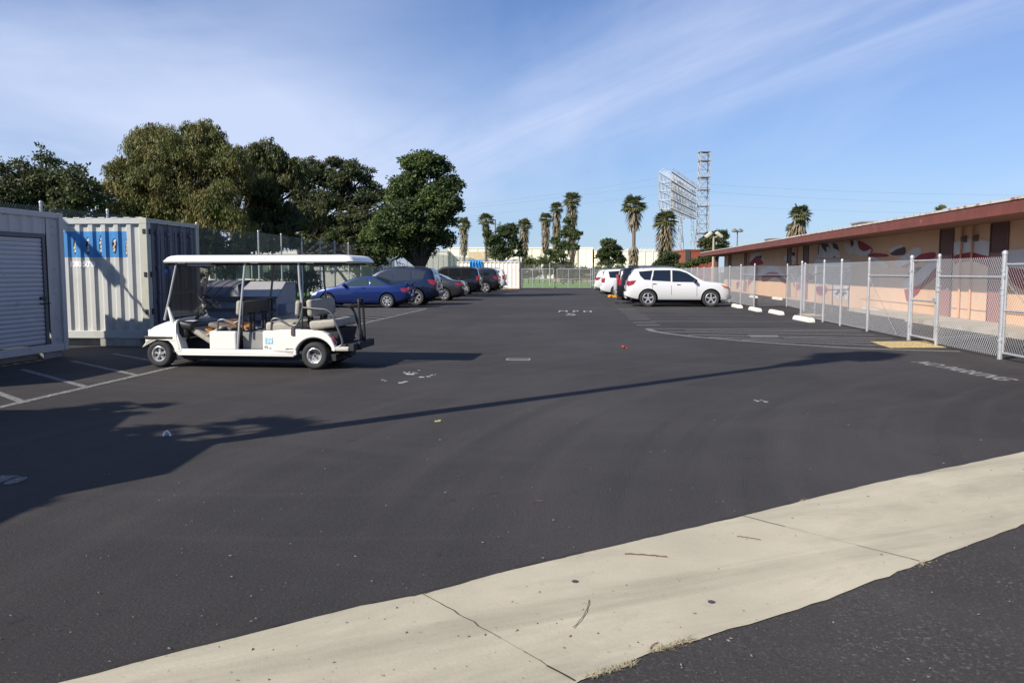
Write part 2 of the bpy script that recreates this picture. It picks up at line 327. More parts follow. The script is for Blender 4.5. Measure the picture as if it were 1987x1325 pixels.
for q in (((1688, 662.5), (1795, 661.5), (1838, 674.5), (1727, 675)), ((1546, 609), (1586, 608), (1604, 612.5), (1570, 613.5))):
    yp.add([gp(x, y, .009) for x, y in q], [(0, 1, 2, 3)])
tag(yp.build('yellow_ramp_marking', YELP), kind='structure')
def text(name, body, size, m, loc, rot, parent=None, kind=None, sx=1., ext=.0, align='CENTER', bold=0.):
    cu = bpy.data.curves.new(name, 'FONT'); cu.body = body; cu.size = size; cu.align_x = align; cu.align_y = 'CENTER'; cu.extrude = ext; cu.offset = bold
    o = bpy.data.objects.new(name, cu); COL.objects.link(o); o.scale = (sx, 1, 1)
    me = bpy.data.meshes.new_from_object(o.evaluated_get(bpy.context.evaluated_depsgraph_get())); COL.objects.unlink(o); bpy.data.objects.remove(o)
    o = bpy.data.objects.new(name, me); COL.objects.link(o); me.materials.append(m); o.scale = (sx, 1, 1); o.location = loc; o.rotation_euler = rot
    if parent: o.parent = parent
    if kind: o['kind'] = kind
    return o
STEN = mat('stencil_paint', (.25, .25, .24), .85, var=.35, vs=12)
text('painted_letters', 'M P H', 2.1, STEN, gp(1116, 604.2, .0045), (0, 0, -LOT), kind='structure', sx=.26, bold=.05)
text('painted_number', '5', 2.0, STEN, gp(1108, 610.4, .0045), (0, 0, -LOT), kind='structure', sx=.45, bold=.04)
text('painted_words', 'NO PARKING', .46, STEN, gp(1862, 718, .0045)+Vector((0, 0, 0)), (0, 0, R(-88)), kind='structure', sx=.9, bold=.008)
# ------------------------------------------------------------------ shipping containers
def corr(mb, L, z0, z1, y, depth=.052, pitch=.28, x0=0., mi=0, sgn=1):
    """corrugated wall along x at plane y, ribs pushed in by depth"""
    n = max(1, int(round(L/pitch))); p = L/n; xs = []
    for i in range(n):
        b = x0+i*p
        xs += [(b, 0), (b+p*.30, 0), (b+p*.5, depth), (b+p*.8, depth)]
    xs.append((x0+L, 0)); o = len(mb.v)
    for x, d in xs: mb.v += [(x, y+sgn*d, z0), (x, y+sgn*d, z1)]
    for i in range(len(xs)-1): mb.f.append((o+2*i, o+2*i+2, o+2*i+3, o+2*i+1)); mb.m.append(mi)
def corrx(depth=.036, pitch=.28, L=1, x=0.):
    n = max(1, int(round(L/pitch))); p = L/n; f = (x % p)/p
    return 0 if f < .26 else depth*(f-.26)/.24 if f < .5 else depth if f < .76 else depth*(1-(f-.76)/.24)
CW = mat('container_offwhite', (.44, .445, .43), .5, var=.06, vs=1.5, dirt=((.38, .34, .28), 2.2, .60, .80), bump=.08, bs=3)
CR = mat('container_rail_cream', (.42, .42, .35), .55, var=.08, vs=3, dirt=((.40, .30, .16), 3., .56, .70))
CB = mat('container_slate_blue', (.085, .088, .115), .5, var=.12, vs=2, dirt=((.10, .07, .06), 4, .62, .75))
CG = mat('container_grey', (.47, .455, .44), .5, var=.06, vs=2, dirt=((.30, .25, .20), 2.6, .63, .8), bump=.05, bs=4)
LOGOB = mat('logo_blue', (.035, .20, .46), .5, var=.06, vs=3, dirt=((.25, .35, .45), 9, .68, .74)); CRM = mat('logo_cream', (.62, .50, .36), .6); BLK2 = mat('dark_hole', (.012, .010, .010), .8)
RUST = mat('rusty_steel', (.16, .07, .04), .85, var=.4, vs=10)
# container 1: long corrugated side faces the camera, doors face the lot.  local x: to the right, y: away
zb = .17
P0 = gp(293, 672); t = thing('shipping_container', 'off white ribbed shipping container with a blue lettered panel, beside the golf cart', 'container', (P0.x, P0.y, 0), -R(4.2))
Lc, Wc, Hc = 6.06, 2.44, 2.75
mb = MB(); corr(mb, Lc-.34, zb+.16, Hc-.12, .03, x0=-Lc+.17); corr(mb, Lc-.34, zb+.16, Hc-.12, Wc-.03, x0=-Lc+.17, sgn=-1)
mb.box((-Lc+.04, Wc/2, (zb+Hc)/2), (.05, Wc-.1, Hc-zb-.1)); mb.build('side_panel', CW, t)
mb = MB()
for y in (.05, Wc-.05):
    mb.box((-Lc/2, y, Hc-.06), (Lc-.2, .08, .12)); mb.box((-Lc/2, y, zb+.08), (Lc-.2, .08, .16))
for i in range(21): mb.box((-Lc+.3+i*.28, .06, Hc+.004), (.15, .11, .03))
mb.build('rail', CW, t, bev=.006)
mb = MB()
for y in (.085, Wc-.085):
    mb.box((-.085, y, (zb+Hc)/2), (.168, .168, Hc-zb-.24)); 
    for z in (zb+.06, Hc-.06): mb.box((-.085, y, z), (.178, .178, .12))
for z in (zb+.05, Hc-.05): mb.box((-.08, Wc/2, z), (.14, Wc-.36, .1))
mb.build('corner_post', CR, t, bev=.008)
mb = MB(); mb.box((-Lc/2, Wc/2, Hc-.02), (Lc-.3, Wc-.24, .03)); mb.build('roof', CW, t)
for s, y0, y1 in ((0, .18, Wc/2-.01), (1, Wc/2+.01, Wc-.18)):
    mb = MB(); mb.box((-.07, (y0+y1)/2, (zb+Hc)/2), (.05, y1-y0, Hc-zb-.22))
    for i in range(5): mb.box((-.043, y0+.12+i*(y1-y0-.24)/4, (zb+Hc)/2), (.02, .1, Hc-zb-.45))
    mb.box((-.035, (y0+y1)/2, Hc-.42), (.02, y1-y0-.1, .03))
    dr = mb.build('container_door', CB, t, bev=.004)
    for y in (y0+.28, y1-.28):
        m2 = MB(); m2.tube([(-.01, y, zb+.06), (-.01, y, Hc-.08)], .017, 8)
        for z in (zb+.25, .95, 1.7, Hc-.3): m2.box((-.015, y, z), (.05, .11, .05))
        m2.box((.005, y+.13*(1 if s == 0 else -1), 1.15), (.02, .3, .035)); m2.build('locking_bar', CB, dr)
for z in (Hc-.28, 1.55, .75): mb = MB(); mb.box((-.085+.09, .14, z), (.05, .09, .12)); mb.build('hinge', DARK, t); mb = MB(); mb.box((-.06, -.003, z), (.06, .02, .1)); mb.build('slot', DARK, t)
mb = MB(); mb.box((-.034, .86, 1.62), (.004, .2, .09)); mb.build('door_label', mat('label_blue', (.03, .18, .5), .5), t)
# blue panel painted over the corrugations, with worn letter remnants in the hollows
mb = MB(); pw = 2.35; x1 = -.47; x0 = x1-pw; zl, zh = 1.92, 2.47
def corr_y(x): return .03+corrx(.036, .28, 1, 0) if False else .03+cy(x)
def cy(x):
    L = Lc-.34; n = int(round(L/.28)); p = L/n; f = ((x+Lc-.17) % p)/p
    return 0 if f < .3 else .052*(f-.3)/.2 if f < .5 else .052 if f < .8 else .052*(1-(f-.8)/.2)
xs = np.linspace(x0, x1, 240); o = []
for x in xs: mb.v += [(x, .027+cy(x), zl), (x, .027+cy(x), zh)]
for i in range(len(xs)-1): mb.f.append((2*i, 2*i+2, 2*i+3, 2*i+1)); mb.m.append(0)
mb.build('logo_panel', LOGOB, t)
mb = MB()
for (cx, top, bot, w, seed) in ((-1.65, 2.33, 1.98, .045, 1), (-1.33, 2.36, 1.99, .055, 2), (-1.05, 2.39, 1.98, .045, 3), (-.74, 2.32, 2.0, .055, 4), (-.48, 2.32, 1.93, .022, 5), (-1.95, 2.3, 2.0, .04, 6)):
    mb = MB(); r2 = random.Random(seed); n = 9; L_, R_ = [], []
    for i in range(n+1):
        z = bot+(top-bot)*i/n; ww = w*math.sin(math.pi*min(.97, max(.03, i/n)))**.6*r2.uniform(.75, 1.25)
        L_.append((cx-ww, .022+cy(cx), z)); R_.append((cx+ww, .022+cy(cx), z))
    mb.add(L_+R_, [(i, i+1, n+1+i+1, n+1+i) for i in range(n)], 0)
    for k in range(4):
        z = bot+(top-bot)*(.16+.2*k); ww = w*.62*r2.uniform(.5, 1.1); dx = r2.uniform(-.3, .3)*w
        mb.add([(cx-ww+dx, .018+cy(cx), z), (cx+ww*.3+dx, .018+cy(cx), z-.015), (cx+ww+dx, .018+cy(cx), z+.05), (cx-ww*.2+dx, .018+cy(cx), z+.055)], [(0, 1, 2, 3)], 1+(k == 3))
    mb.build('logo_letter_remnant', [BLK2, CRM, mat('logo_white', (.6, .6, .62), .6)], t)
nm = text('container_number', '13885090', .165, mat('number_white', (.95, .95, .95), .5), (-1.50, .022, 1.765), (math.pi/2, 0, 0), parent=t, sx=.9, bold=.005)
me = nm.data; bq = bmesh.new(); bq.from_mesh(me); n_ = int(round((Lc-.34)/.28)); p_ = (Lc-.34)/n_
for i in range(n_):
    for f_ in (0, .3, .5, .8):
        xx = (-Lc+.17+i*p_+f_*p_+1.50)/.9
        if abs(xx) < 1: bmesh.ops.bisect_plane(bq, geom=bq.verts[:]+bq.edges[:]+bq.faces[:], plane_co=(xx, 0, 0), plane_no=(1, 0, 0))
bq.to_mesh(me); bq.free()
for v in me.vertices: v.co.z = -cy(-1.50+v.co.x*.9)
mb = MB()
for x in (-.7, -3.1, -5.6): mb.box((x, Wc/2, zb/2-.003), (.9, Wc-.05, zb-.006))
mb.box((-Lc/2, .22, zb/2-.004), (Lc-.1, .05, zb-.02)); mb.build('support_block', mat('old_timber', (.30, .29, .26), .85, var=.2, vs=5), t)

# container 2: grey, converted with a roll-up door, its long side faces the lot.  local x along the face (away), y to the left
A = gp(135, 690); ang = R(90-7.5)
t = thing('storage_container', 'grey steel storage container with a roll up shutter door at the left edge', 'container', (A.x, A.y, 0), ang)
L2 = 6.06; H2 = 2.70; z2 = .12; d0, d1, dh = -3.35, -.46, 2.22
mb = MB()
corr(mb, -.1-d1-.06, z2+.12, H2-.1, .045, depth=.02, pitch=.34, x0=d1+.04); corr(mb, d1-d0, dh+.08, H2-.1, .03, depth=.025, pitch=.3, x0=d0)
corr(mb, L2+d0-.2, z2+.12, H2-.1, .03, pitch=.28, x0=-L2+.15); corr(mb, L2-.3, z2+.12, H2-.1, 2.41, pitch=.28, x0=-L2+.15, sgn=-1)
mb.build('side_panel', CG, t)
mb = MB(); mb.box((-.03, 1.22, (z2+H2)/2), (.04, 2.3, H2-z2-.1)); mb.build('end_wall', CG, t); mb = MB(); mb.box((-L2+.03, 1.22, (z2+H2)/2), (.04, 2.3, H2-z2-.1)); mb.build('end_wall', CG, t)
mb = MB(); mb.box((-L2/2, 1.22, H2-.02), (L2-.1, 2.36, .035)); mb.build('roof', CG, t)
mb = MB()
for x in (-.06, -L2+.06):
    for y in (.06, 2.38): mb.box((x, y, (z2+H2)/2), (.12, .12, H2-z2))
mb.box((-L2/2, .04, H2-.05), (L2-.24, .06, .1)); mb.box((-L2/2, .04, z2+.07), (L2-.24, .06, .14))
for k, z in enumerate((2.3, 2.45, .35, .75, 1.2, 1.65)): mb.box((-.24, .016, z), (.05, .02, .04))
mb.build('frame', CG, t, bev=.008)
mb = MB()
for x in (d0+.03, d1-.03): mb.box((x, .075, (dh+z2)/2+.06), (.07, .05, dh-z2+.05))
mb.box(((d0+d1)/2, .07, dh+.04), (d1-d0, .06, .07)); mb.build('door_frame', mat('door_frame_dark', (.10, .10, .11), .5), t)
mb = MB(); n = 24; z = z2+.16; st = (dh-z)/n; ys = [(0, .088), (.3, .078), (.55, .074), (.85, .078), (.95, .10), (1, .10)]; pr = []
for i in range(n): pr += [(y, z+st*(i+f)) for f, y in ys[:-1]]
pr.append((.11, dh)); vs = [(d0+.05, y, zz_) for y, zz_ in pr]+[(d1-.05, y, zz_) for y, zz_ in pr]; k = len(pr)
mb.add(vs, [(i, i+1, k+i+1, k+i) for i in range(k-1)]); rd = mb.build('roll_up_door', mat('shutter_grey', (.50, .50, .52), .45, .0, var=.05, vs=2, dirt=((.3, .26, .22), 3, .62, .8)), t)
mb = MB(); mb.box((d1-.1, .055, 1.12), (.16, .03, .05)); mb.tube([(d1-.2, .05, 1.02), (d1+.06, .04, 1.02)], .012, 6); mb.build('latch', DARK, rd)
mb = MB()
for x in (-.4, -2.6, -5.6): mb.box((x, 1.22, z2/2), (.5, 2.36, z2-.004))
mb.box((-L2/2, .18, z2/2), (L2-.1, .06, z2-.01)); mb.build('support_block', mat('old_timber2', (.22, .21, .20), .9, var=.2, vs=5), t)
# container 3: far white one behind the left row of cars, blue tarp over it
C3 = gp(908+100, 560.5)
t = thing('shipping_container', 'far white shipping container with rusty edges behind the dark parked SUVs', 'container', (C3.x, C3.y, 0), -LOT)
CF = mat('container_bleached', (.88, .83, .74), .5, var=.04, vs=1, dirt=((.60, .36, .16), 1.2, .58, .74)); mb = MB()
corr(mb, 5.9, .12, 2.52, .03, x0=-6.0, pitch=.4, depth=.05); corr(mb, 5.9, .12, 2.52, 2.4, x0=-6.0, sgn=-1); mb.box((-.05, 1.22, 1.3), (.05, 2.3, 2.5)); mb.box((-6.03, 1.22, 1.3), (.05, 2.3, 2.5)); mb.build('side_panel', CF, t)
mb = MB(); 
for z in (.07, 2.56): mb.box((-3.03, .05, z), (6.06, .08, .12)); mb.box((-3.03, 2.39, z), (6.06, .08, .12))
for x in (-.06, -6.0):
    for y in (.07, 2.37): mb.box((x, y, 1.3), (.12, .13, 2.36))
mb.build('frame', mat('container_rail_rusty', (.66, .56, .44), .6, dirt=((.35, .15, .06), 2, .5, .7)), t)
mb = MB(); mb.box((-3.03, 1.22, 2.59), (6, 2.3, .03)); mb.build('roof', CF, t)
mb = MB(); mb.box((.1, 1.22, 1.3), (.08, 2.3, 2.45)); mb.build('container_door', CB, t)
TARP = mat('blue_tarp', (.03, .26, .62), .55, var=.2, vs=3)
def cloth(name, nx, ny, fn, m, parent=None, thick=.006):
    mb = MB()
    for i in range(nx+1):
        for j in range(ny+1): mb.v.append(tuple(fn(i/nx, j/ny)))
    for i in range(nx):
        for j in range(ny): mb.f.append((i*(ny+1)+j, (i+1)*(ny+1)+j, (i+1)*(ny+1)+j+1, i*(ny+1)+j+1)); mb.m.append(0)
    return mb.build(name, m, parent, smooth=60)
tt = thing('tarp', 'bright blue tarp hanging over the edge of the far white container', 'tarp', (C3.x, C3.y, 2.6), -LOT)
def hang(u, v):
    z = .13-.02*u if v < .3 else .11-(v-.3)*1.35; y = .5-v*1.7 if v < .3 else -.05-.10*math.sin(v*4)
    return (-4.72+u*(1.0+.3*v)-.1*v+.04*math.sin(v*9), y-.06*math.sin(u*26)*min(1, v*2), z)
cloth('cover', 30, 14, hang, TARP, tt)
def lay(u, v): return (-5.3+u*5.1, .02+v*1.2+.05*math.sin(u*20), .07+.07*abs(math.sin(u*11+v*3))*(.4+.6*math.sin(u*5)**2)+.05*math.sin(v*6+u*8)**2)
cloth('cover', 40, 10, lay, TARP, tt)

# ------------------------------------------------------------------ dumpster
DG = mat('dumpster_grey', (.25, .26, .29), .5, .1, var=.10, vs=3, dirt=((.08, .06, .05), 4, .62, .78)); DL = mat('lid_plastic', (.075, .075, .085), .5, var=.15, vs=4)
p = gp(538, 648); t = thing('dumpster', 'wide grey steel dumpster with a ribbed black lid and sloping top, behind the golf cart', 'dumpster', (p.x, p.y, 0), -R(6)); t.scale = (1, 1, .96)
mb = MB(); Wd = 2.35; prof = [(0, .16), (0, .98), (.62, 1.37), (1.35, 1.37), (1.35, .5), (1.2, .16)]
mb.prism(prof, -Wd, -Wd+.04, 'x'); mb.prism(prof, -.04, 0, 'x')
mb.span((-Wd+.04, 0, .16), (-.04, .04, .98)); mb.span((-Wd+.04, 1.31, .4), (-.04, 1.35, 1.37)); mb.span((-Wd+.04, .04, .16), (-.04, 1.25, .2)); mb.build('body', DG, t, bev=.004)
mb = MB()
for z in (.90, .66, .34): mb.span((-Wd, -.045, z-.035), (0, 0, z+.035))
mb.span((-Wd-.03, -.05, .965), (.03, .06, 1.01)); mb.build('reinforcing_rib', mat('rib_dark', (.10, .105, .115), .5), t, bev=.005)
mb = MB(); mb.add([(-1.02, .02, .99), (.02, .02, .99), (.02, .62, 1.385), (-1.32, .62, 1.385)], [(0, 1, 2, 3)]); mb.add([(-1.02, .02, 1.01), (.02, .02, 1.01), (.02, .62, 1.405), (-1.32, .62, 1.405)], [(3, 2, 1, 0)])
mb.span((-1.32, .62, 1.375), (.02, 1.35, 1.395)); mb.build('lid', mat('sloping_lid_grey', (.28, .275, .27), .5, var=.08, vs=2), t)
mb = MB(); n = 60                                             # bulged ribbed plastic lid on the left half
for i in range(n+1):
    u = i/n; x = -Wd-.02+u*1.12; rib = .028*(1 if (u*4.2) % 1 < .7 else 0)
    for j in range(13):
        v = j/12; mb.v.append((x+.30*v, -.03+.72*v, 1.02+rib+.40*math.sin(v*math.pi*.52)**.8))
for i in range(n):
    for j in range(12): mb.f.append((i*13+j, (i+1)*13+j, (i+1)*13+j+1, i*13+j+1)); mb.m.append(0)
mb.build('lid', DL, t, smooth=30)
mb = MB(); mb.tube([(-Wd, .7, 1.42), (0, .7, 1.42)], .018, 8)
for i in range(14): mb.box((-Wd+.1+i*.17, .7, 1.41), (.05, .08, .07))
mb.build('hinge_bar', DARK, t)
mb = MB(); mb.span((.0, .15, .52), (.20, .95, .80)); mb.span((.03, .2, .55), (.22, .9, .6)); mb.build('fork_pocket', DG, t, bev=.01)
mb = MB(); mb.span((-.62, -.052, .60), (-.34, -.048, .84)); mb.build('sticker', mat('sticker_white', (.7, .72, .74), .5, dirt=((.2, .3, .3), 14, .55, .6)), t)
for x in (-Wd+.2, -.2):
    for y in (.2, 1.05): mb = MB(); mb.lathe([(0, -.03), (.078, -.03), (.078, .03), (0, .03)], (x, y, .08), 'x', 14); mb.box((x, y, .14), (.1, .1, .05)); mb.build('caster', DARK, t)

# ------------------------------------------------------------------ golf cart   local: x from nose axle (0) to rear, y away from the camera, z up
f0, r0 = gp(309, 713), gp(610, 717.5); dv = (r0-f0); K = dv.length/2.575
t = thing('golf_cart', 'long white open golf cart with three bench rows and a flat white roof', 'golf cart', (f0.x, f0.y, 0), math.atan2(dv.y, dv.x)); t.scale = (K, K, 1)
GW = mat('cart_white', (.82, .80, .74), .28, coat=.25, dirt=((.60, .54, .44), 4, .64, .85)); GC = mat('seat_beige', (.34, .32, .27), .7, var=.1, vs=7, bump=.15, bs=22, dirt=((.17, .14, .10), 5, .55, .8))
GD = mat('dark_cushion', (.05, .048, .045), .8, var=.3, vs=8); TUB = mat('grey_tube', (.17, .18, .19), .38, .6); TUBL = mat('pale_post', (.52, .54, .55), .4, .4); FLOOR = mat('floor_mat', (.022, .022, .025), .8, var=.3, vs=12)
CW_ = 1.16
def arc(cx, cz, r, a0, a1, n=12): return [(cx+r*math.cos(R(a0+(a1-a0)*i/n)), cz+r*math.sin(R(a0+(a1-a0)*i/n))) for i in range(n+1)]
def shell(name, poly, y0, y1, m, parent, bev=.015): mb = MB(); mb.prism([(a, c) for a, c in poly], y0, y1, 'y'); return mb.build(name, m, parent, bev=bev)
# front cowl: tapered hood loft
mb = MB(); ns = [(-.20, .50, .60, .50), (-.185, .49, .645, .55), (-.12, .48, .68, .58), (.02, .47, .735, .585), (.16, .46, .785, .59), (.31, .46, .815, .59)]
ring = []
for (x, zl_, zt, hw) in ns:
    c = CW_/2; ww = hw; ring.append([(x, c-ww, zl_), (x, c-ww, zt-.09), (x, c-ww+.03, zt-.035), (x, c-ww+.11, zt), (x, c, zt+.025), (x, c+ww-.11, zt), (x, c+ww-.03, zt-.035), (x, c+ww, zt-.09), (x, c+ww, zl_)])
for r_ in ring: mb.v += r_
for i in range(len(ring)-1):
    for j in range(9): mb.f.append((i*9+j, i*9+(j+1)%9, (i+1)*9+(j+1)%9, (i+1)*9+j)); mb.m.append(0)
mb.f += [tuple(range(9))[::-1], tuple(range(len(ring)*9-9, len(ring)*9))]; mb.m += [0, 0]
mb.build('front_cowl', GW, t, smooth=40)
for y0, y1 in ((-.004, .2), (CW_-.2, CW_+.004)):
    pl = [(-.215, .475), (-.215, .40)]+[(x, z) for x, z in arc(0, .227, .285, 150, 8, 12)]+[(.36, .27), (.395, .31), (.33, .56), (.29, .61), (.26, .475)]
    shell('front_fender', pl, y0, y1, GW, t, .008)
mb = MB(); mb.span((-.235, -.012, .475), (.26, CW_+.012, .53)); mb.span((-.27, .1, .36), (-.21, CW_-.1, .50)); mb.build('front_bumper', DARK, t, bev=.012)
for y in (.17, CW_-.17):
    mb = MB(); mb.rbox((-.205, y, .60), (.05, .16, .07), .02); mb.build('headlight', mat('lamp_clear', (.6, .62, .65), .1, spec=.8), t)
# A pillars, sill, floor
for y in (.03, CW_-.03):
    mb = MB(); mb.tube([(.175, y, 1.02), (.235, y, .80), (.345, y, .32)], [.018, .035, .045], 8); mb.build('cowl_pillar', GW, t, smooth=40)
mb = MB()
for y in (.045, CW_-.045): mb.box((1.29, y, .275), (1.99, .09, .085)); mb.box((1.28, y-.02*(1 if y < .5 else -1), .225), (1.93, .04, .03))
mb.build('sill', GW, t, bev=.012)
mb = MB(); mb.span((.2, .05, .25), (2.75, CW_-.05, .30)); mb.add([(.1, .06, .56), (.1, CW_-.06, .56), (.38, CW_-.06, .30), (.38, .06, .30)], [(0, 1, 2, 3)]); mb.span((.2, .08, .14), (2.9, CW_-.08, .25)); mb.build('floor', FLOOR, t, bev=.005)
mb = MB(); mb.rbox((.42, CW_/2, .70), (.26, CW_-.12, .14), .05, ry=R(12)); mb.rbox((.36, CW_/2, .60), (.2, CW_-.16, .2), .05); mb.build('dashboard', DARK, t, smooth=40)
mb = MB(); mb.add([(.40, .1, .779), (.53, .14, .772), (.50, .34, .780), (.37, .28, .785)], [(0, 1, 2, 3)]); mb.build('paper', mat('paper_white', (.6, .62, .72), .8), t)
# benches: front box, second row box, rear body
shell('seat_box', [(.86, .31), (1.30, .31), (1.30, .62), (.86, .62)], 0.0, .10, GW, t, .02); shell('seat_box', [(.86, .31), (1.30, .31), (1.30, .62), (.86, .62)], CW_-.10, CW_, GW, t, .02)
mb = MB(); mb.span((.88, .105, .31), (.92, CW_-.105, .60)); mb.span((1.24, .105, .31), (1.28, CW_-.105, .60)); mb.span((.9, .1, .40), (1.26, CW_-.1, .44)); mb.build('battery_bay', FLOOR, t)
rb = [(1.74, .31), (1.74, .63), (2.28, .665), (2.50, .655), (2.70, .635), (2.80, .585), (2.86, .51), (2.91, .39), (2.93, .32), (2.90, .305)]+arc(2.575, .215, .315, 17, 163, 14)+[(2.24, .235)]
for y0, y1 in ((0, .15), (CW_-.15, CW_)): shell('rear_fender', rb, y0, y1, GW, t, .018)
mb = MB(); mb.span((1.76, .15, .31), (1.80, CW_-.15, .62)); mb.span((1.8, .15, .56), (2.75, CW_-.15, .60)); mb.build('rear_deck', GW, t)
mb = MB(); mb.span((1.34, .16, .31), (1.73, .19, .60)); mb.box((1.56, .5, .45), (.34, .5, .28), rz=R(8)); mb.build('storage_box', mat('panel_grey', (.24, .24, .235), .6, var=.1, vs=4), t, bev=.01)
# cushions
def cushion(x, y, z, d, ry=0, m=GC, rz=0, rx=0, nm='seat_cushion', par=None): mb = MB(); mb.rbox((x, y, z), d, .045, 4, ry=ry, rz=rz, rx=rx); return mb.build(nm, m, par or t, smooth=50)
cushion(2.01, CW_/2, .70, (.47, CW_-.06, .15)); cushion(2.70, CW_/2, .745, (.44, CW_-.10, .14), ry=R(-5))
tc_ = cushion(.72, .42, .50, (.56, .62, .10), ry=R(33)); mb = MB(); mb.box((.86, .42, .545), (.36, .5, .02), ry=R(33)); mb.box((1.03, .75, .70), (.38, .4, .03), ry=R(20)); mb.build('seat_board', mat('orange_board', (.55, .22, .05), .7, var=.25, vs=6), t)
cushion(.90, .52, .66, (.42, .52, .09), ry=R(14), m=mat('stained_cushion', (.15, .13, .11), .85, var=.3, vs=5)); cushion(.86, .30, .60, (.34, .34, .05), ry=R(-28), m=GC)
# backrests with tube frames
def backrest(x, lean, facing):
    b = cushion(x-.025*facing, CW_/2, 1.005, (.085, CW_-.10, .25), ry=R(lean), nm='backrest')
    mb = MB(); mb.rbox((x+.045*facing, CW_/2, 1.0), (.03, CW_-.22, .22), .012, 2, ry=R(lean)); mb.build('backrest_pad', GD, b)
    mb = MB(); q = x+.075*facing; mb.tube([(q-.02, .03, .62), (q, .03, 1.10), (q, .06, 1.14), (q, CW_-.06, 1.14), (q, CW_-.03, 1.10), (q-.02, CW_-.03, .62)], .016, 8)
    mb.tube([(q, .03, .88), (q, CW_-.03, .88)], .014, 8); mb.build('backrest_frame', DARK, t, smooth=60)
backrest(1.35, 4, 1); backrest(2.32, 4, 1)
cushion(2.50, CW_/2, 1.01, (.10, CW_-.06, .28), ry=R(-5), nm='backrest')
for y in (.3, .42, .75, .86): mb = MB(); mb.tube([(1.40, y, .62), (1.43, y, .92)], .018, 8); mb.box((1.41, y+.02, .72), (.02, .05, .2)); mb.build('seat_support', FLOOR, t)
for y in (.25, .38, .8, .95): mb = MB(); mb.tube([(2.40, y, .68), (2.42, y, .95)], .022, 8); mb.build('seat_support', FLOOR, t)
# roof
mb = MB(); zr = 1.755; ol = []
def rr(x0, x1, y0, y1, r, z):
    o = []
    for cx, cy_, a in ((x1-r, y0+r, -90), (x1-r, y1-r, 0), (x0+r, y1-r, 90), (x0+r, y0+r, 180)):
        for k in range(6): an = R(a+k*18); o.append((cx+r*math.cos(an), cy_+r*math.sin(an), z))
    return o
lv = [(0, 0), (-.012, .022), (.012, .05), (.035, .085), (.075, .112), (.14, .125)]; loops = [rr(.10+.02+i_, 3.22-i_, -.03+i_, CW_+.03-i_, .10, zr+h) for i_, h in lv]
for l in loops: mb.v += l
for i in range(len(loops)-1):
    for j in range(24): mb.f.append((i*24+j, i*24+(j+1)%24, (i+1)*24+(j+1)%24, (i+1)*24+j)); mb.m.append(0)
mb.f += [tuple(range(24))[::-1], tuple(range(len(loops)*24-24, len(loops)*24))]; mb.m += [0, 0]
rf = mb.build('roof', GW, t, smooth=50)
mb = MB(); mb.prism([(-.024, zr+.02), (CW_+.024, zr+.02), (CW_+.024, zr+.053), (CW_-.01, zr+.09), (CW_-.06, zr+.119), (CW_-.12, zr+.1275), (.12, zr+.1275), (.06, zr+.119), (.01, zr+.09), (-.024, zr+.053)], 1.824, 1.836, 'x'); mb.build('roof_seam', mat('seam_grey', (.42, .40, .35), .6), rf)
BG = mat('bracket_grey', (.3, .3, .3), .5, .5)
for x in (.45, 1.65, 2.55): mb = MB(); mb.box((x, .0, zr-.006), (.12, .05, .012)); mb.box((x, .0, zr+.012), (.04, .065, .02)); mb.build('roof_bracket', BG, rf)
mb = MB(); mb.box((.72, .1, zr-.03), (.40, .16, .05)); mb.build('overhead_box', BG, rf)
mb = MB(); [mb.tube([(.2, y, zr-.02), (3.1, y, zr-.02)], .016, 6) for y in (.04, CW_-.04)]; mb.build('roof_rail', DARK, rf)
# posts
def post(pts, m, r=.019): mb = MB(); mb.tube(pts, r, 10); return mb.build('roof_post', m, t, smooth=60)
for i, y in enumerate((.03, CW_-.03)):
    post([(.335, y, zr-.02), (.22, y, 1.26), (.10, y, .80)], TUBL if i == 0 else TUB, .017); post([(1.475, y, zr-.01), (1.42, y, 1.3), (1.37, y, .88), (1.34, y, .60), (1.31, y, .32)], TUBL if i == 0 else TUB)
    post([(2.345, y, zr-.01), (2.355, y, 1.4), (2.385, y, 1.10)], TUBL if i == 0 else TUB)
# windscreen
WS = mat('tinted_screen', (.05, .048, .042), .12, alpha=.72, spec=.7); mb = MB(); c0, c1_ = (.335, 1.70), (.13, .86)
mb.add([(c0[0], .05, c0[1]), (c0[0], CW_-.05, c0[1]), (c1_[0], CW_-.05, c1_[1]), (c1_[0], .05, c1_[1])], [(0, 1, 2, 3)]); wsn = mb.build('windscreen', WS, t)
mb = MB(); mb.tube([(.22, .05, 1.25), (.22, CW_-.05, 1.25)], .008, 6); mb.tube([(.13, .05, .86), (.13, CW_-.05, .86)], .012, 6); mb.tube([(.335, .05, 1.70), (.335, CW_-.05, 1.70)], .012, 6); mb.build('windscreen_frame', DARK, wsn)
# steering
sw = Vector((.70, .36, 1.10)); nrm = Vector((.62, 0, .78)).normalized(); uu = Vector((0, 1, 0)); vv_ = nrm.cross(uu); mb = MB()
mb.tube([sw+(uu*math.cos(a)+vv_*math.sin(a))*.195 for a in np.linspace(0, 2*math.pi, 29)], .014, 8, caps=False)
for a in (R(20), R(160), R(270)): mb.tube([sw-nrm*.02, sw+(uu*math.cos(a)+vv_*math.sin(a))*.175], [.03, .013], 8)
mb.tube([sw-nrm*.04, sw+nrm*.01], .055, 12); mb.build('steering_wheel', DARK, t, smooth=50)
mb = MB(); mb.tube([sw-nrm*.03, (.46, .36, .80), (.30, .36, .45)], [.03, .026, .022], 8); mb.rbox((.57, .36, .93), (.14, .07, .06), .02, ry=R(45)); mb.build('steering_column', FLOOR, t, smooth=50)
